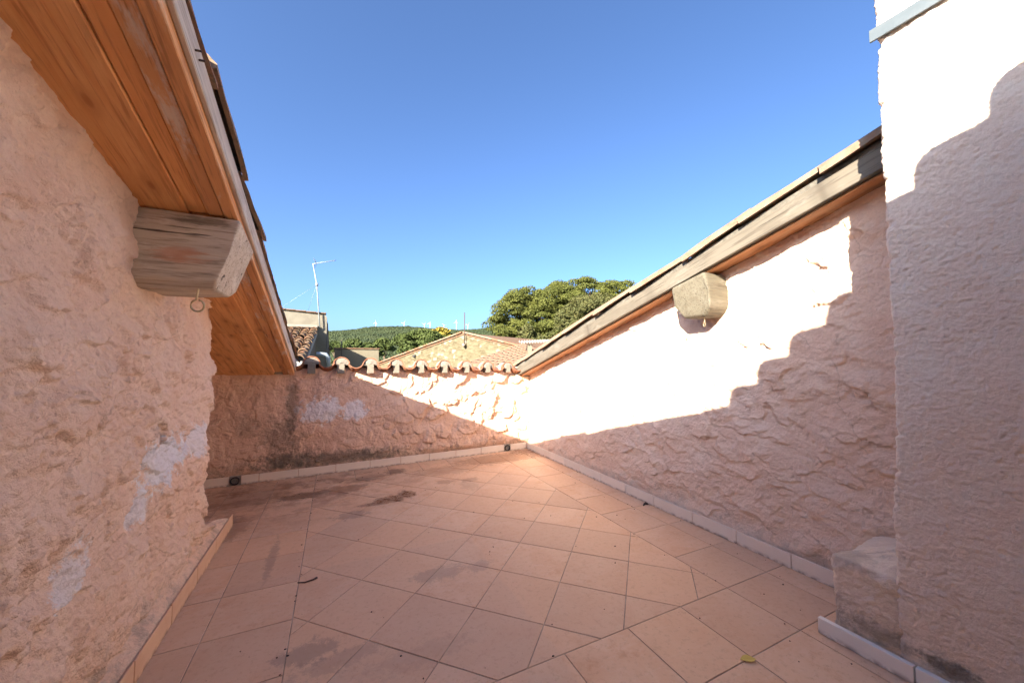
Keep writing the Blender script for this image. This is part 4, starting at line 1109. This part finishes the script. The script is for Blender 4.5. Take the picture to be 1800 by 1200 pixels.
# stone gable house
k = NT('rubble_stone'); p = k.pos()
sc1 = k.mix(k.ramp(k.noise(p, 2.2, 5, 0.7), 0.35, 0.65), (0.115, 0.098, 0.057), (0.145, 0.122, 0.076))
vv = k.n('ShaderNodeTexVoronoi', feature='F1'); k.l(k.mapping(p, (4.2, 4.2, 7.5)), vv.inputs['Vector']); vv.inputs['Scale'].default_value = 1.0
rr = k.sep(vv.outputs['Color'])
sc1 = k.mix(k.math('MULTIPLY', k.ramp(rr[0], 0.3, 1.0), 0.65), sc1, (0.075, 0.06, 0.034))
sc1 = k.mix(k.math('MULTIPLY', k.ramp(rr[1], 0.82, 0.95), 0.8), sc1, (0.22, 0.195, 0.15))
M['rubble'] = k.done(sc1, 0.95, k.bump(k.voro(k.mapping(p, (4.2, 4.2, 7.5)), 1.0), 0.7, 0.05), 0.15)
gd = 20.0
A = at_dist(815, 588.5, gd)
fw = np.array([_sy, _cy, 0]); rt = np.array([_cy, -_sy, 0])
ga = R(36)
gdir = rt * math.cos(ga) - fw * math.sin(ga)       # along the facade, to the right
gin = rt * math.sin(ga) + fw * math.cos(ga)        # into the house
gh = thing('stone_house', 'rubble stone gable end of a house with a shallow tiled roof', 'house', (A[0], A[1], -7.5))
gs = 0.222
WL, WR = 8.5, 8.5
def gpt(u, z, w=0.0): return A + gdir * u + gin * w + np.array([0, 0, z])
zb = -7.5 - A[2]
mesh_obj('wall', [gpt(-WL, zb), gpt(WR, zb), gpt(WR, -gs * WR), gpt(0, 0), gpt(-WL, -gs * WL), gpt(-WL, zb, 9), gpt(WR, zb, 9), gpt(WR, -gs * WR, 9), gpt(-WL, -gs * WL, 9)],
         [(0, 1, 2, 3, 4), (1, 6, 7, 2), (5, 0, 4, 8)], M['rubble'], gh)
for s_ in (-1, 1):
    mesh_obj('roof', [gpt(0, 0.005, -0.05), gpt(s_ * WL, -gs * WL + 0.005, -0.05), gpt(s_ * WL, -gs * WL + 0.005, 9), gpt(0, 0.005, 9),
                      gpt(0, 0.10, -0.05), gpt(s_ * WL, -gs * WL + 0.10, -0.05), gpt(s_ * WL, -gs * WL + 0.10, 9), gpt(0, 0.10, 9)],
             [(0, 1, 2, 3), (4, 5, 6, 7), (0, 1, 5, 4), (1, 2, 6, 5)], M['tile_far'], gh)
    u = 0.05
    while u < WL - 0.4:
        L_ = _crg.uniform(0.36, 0.44)
        c = gpt(s_ * (u + L_ / 2), -gs * (u + L_ / 2) + 0.16, -0.02)
        yaw_ = math.atan2(gdir[1], gdir[0])
        bm = box_data(-L_ / 2, L_ / 2, -0.14, 0.16, -0.045, 0.035, 0.015)
        o = bm_obj('verge_tile', bm, M['tile_red'] if _crg.random() < 0.4 else M['tile_pale'], gh, tuple(c))
        o.rotation_mode = 'XYZ'; o.rotation_euler = (0, s_ * (math.atan(gs) + 0.03), yaw_)
        u += L_ * 0.97
c = at_dist(716.5, 625.5, gd + 1.9)
ho = np.array(c) - gin * 0.0
# pipe stub through the gable, seen as a dark round hole
tt = np.dot(A - c, gin); c = c + gin * tt
tube('vent_pipe', [c - gin * 0.14, c + gin * 0.05], 0.085, M['black_pipe'], gh, 12)
ms = thing('aerial_mast', 'tall thin black mast standing in front of the stone gable peak', 'mast', tuple(at_dist(817, 620, gd - 0.6)))
tube('pole', [at_dist(816.5, 609, gd - 0.25), at_dist(816.5, 549, gd - 0.25)], 0.026, M['nail'], ms, 6)
tube('bracket', [at_dist(815, 607, gd - 0.3), at_dist(815, 605, gd + 0.1)], 0.09, M['mortar'], ms, 8)

# pale pink tiled roof and chimney cap at the foot of the right-hand roof edge
pr = thing('pink_roof', 'pale pink tiled roof slope between the stone gable and the right roof edge', 'roof', tuple(at_dist(870, 640, 11)))
q0, q1, q2, q3 = at_dist(812, 645, 9.5), at_dist(921, 606, 15.0), at_dist(960, 622, 12.5), at_dist(906, 652, 8.2)
mesh_obj('roof_deck', [q0 - (0, 0, 0.1), q3 - (0, 0, 0.1), q2 - (0, 0, 0.1), q1 - (0, 0, 0.1), q0 - (0, 0, 0.5), q3 - (0, 0, 0.5), q2 - (0, 0, 0.5), q1 - (0, 0, 0.5)],
         [(0, 1, 2, 3), (0, 1, 5, 4), (1, 2, 6, 5), (2, 3, 7, 6), (3, 0, 4, 7)], M['mortar'], pr)
NRW = 9
for i in range(NRW):
    t = (i + 0.5) / NRW
    a, b = q0 + (q3 - q0) * t, q1 + (q2 - q1) * t
    L_ = np.linalg.norm(b - a); nT = int(L_ / 0.42)
    for j in range(nT):
        s0, s1 = j / nT, min(1.0, (j + 1.15) / nT)
        A0, A1 = a + (b - a) * s0 + (0, 0, 0.02), a + (b - a) * s1
        V_, F_ = tube_data([A0, A1], [0.105, 0.085], 8)
        mesh_obj('tile', V_, F_, M['tile_pink'], pr, smooth=True)
ch = thing('chimney', 'stubby chimney with a corrugated cap beside the right roof edge', 'chimney', tuple(at_dist(940, 630, 11.5)))
cz0, cz1 = at_dist(928, 608, 11.5), at_dist(970, 604, 11.5)
cw = 0.55
for (u, w) in ((0, 0), (1, 0), (0, 1), (1, 1)):
    c = at_dist(930, 640, 11.5) + rt * (0.02 + u * 0.75) + fw * (w * 0.6)
    box('pier', -0.07, 0.07, -0.07, 0.07, 0, 0.62, M['render_warm'], ch, 0.006, tuple(c), (0, 0, -YAW))
c = at_dist(930, 640, 11.5)
box('shaft', -0.1, 0.95, -0.1, 0.75, -1.5, 0.30, M['render_warm'], ch, 0.006, tuple(c), (0, 0, -YAW))
V_, F_ = [], []
nx_ = 80
base = at_dist(913, 602, 11.3)
for i in range(nx_ + 1):
    u = 1.15 * i / nx_; zc_ = 0.028 * math.sin(u / 0.085 * 2 * math.pi)
    for (w, dz_) in ((0, 0), (0.95, 0.10), (0.95, 0.088), (0, -0.012)):
        pt = base + rt * u + fw * w + np.array([0, 0, zc_ + dz_ + 0.04 * u]); V_.append(pt)
for i in range(nx_):
    for j in range(4):
        F_.append((i * 4 + j, i * 4 + (j + 1) % 4, (i + 1) * 4 + (j + 1) % 4, (i + 1) * 4 + j))
M['fibre'] = plain('fibre_cement', (0.28, 0.26, 0.23), (0.33, 0.31, 0.27), 8, 0.9)
mesh_obj('corrugated_cap', V_, F_, M['fibre'], ch)

# ------------------------------------------------------------------ small things lying on the floor
k = NT('dry_yellow_leaf'); M['leaf'] = k.done((0.62, 0.50, 0.14), 0.7, None, 0.2)
def leaf_obj(name, label, x, y, s, rot, mat):
    V = []; n = 8
    out = [(0, 0), (0.35, 0.28), (0.7, 0.36), (1.0, 0.22), (1.3, 0.0), (1.0, -0.26), (0.65, -0.34), (0.3, -0.22)]
    for (a, b) in out:
        c, s_ = math.cos(rot), math.sin(rot)
        V.append((x + s * (a * c - b * s_), y + s * (a * s_ + b * c), 0.004 + 0.25 * s * abs(b) ** 1.2 * (1.3 if b > 0 else 0.6) + 0.05 * s * a))
    mid = [(x + s * 0.65 * math.cos(rot), y + s * 0.65 * math.sin(rot), 0.003)]
    V += mid
    F = [(i, (i + 1) % 8, 8) for i in range(8)]
    V2 = [(p_[0], p_[1], p_[2] + 0.0012) for p_ in V]
    F2 = [tuple(j + 9 for j in f) for f in F] + [f[::-1] for f in F] + [(i, (i + 1) % 8, (i + 1) % 8 + 9, i + 9) for i in range(8)]
    return tag(mesh_obj(name, V + V2, F2, mat), label, 'leaf')
leaf_obj('fallen_leaf', 'crumpled yellow leaf on the tile joint near the front right', 1.935, 1.30, 0.062, -0.5, M['leaf'])
tw = tube('twig', [(-0.205, 3.055, 0.006), (-0.16, 3.035, 0.007), (-0.11, 3.045, 0.008), (-0.085, 3.062, 0.008)], [0.0035, 0.005, 0.0055, 0.007], M['nail'], None, 6)
tag(tw, 'dark curved twig on the left of the tiled floor', 'twig')
cr = tube('litter_scrap', [(3.02, 3.05, 0.006), (3.06, 3.075, 0.012), (3.09, 3.06, 0.007), (3.105, 3.11, 0.012)], [0.006, 0.011, 0.009, 0.004], M['nail'], None, 6)
tag(cr, 'dark scrap of leaf litter against the right skirting', 'litter')
dv_, df_ = [], []
rg = np.random.RandomState(31)
for i in range(150):
    x, y = rg.uniform(-0.7, 3.0), rg.uniform(0.8, 5.6)
    if rg.rand() < 0.35: x = rg.choice([XL1, XR1, XR2, 3.07]) + rg.normal(0, 0.01)
    if x > 2.5 and y < 1.3: continue
    s = rg.uniform(0.002, 0.006)
    dv_.append(IV * (s * rg.uniform(0.7, 1.6), s, s * 0.6) + (x, y, s * 0.5)); df_.append(IF + len(dv_) * len(IV) - len(IV))
cb = np_mesh('floor_crumbs', np.concatenate(dv_), np.concatenate(df_), M['nail'])
tag(cb, 'dark crumbs and grit scattered over the floor tiles', 'grit', kind='stuff')
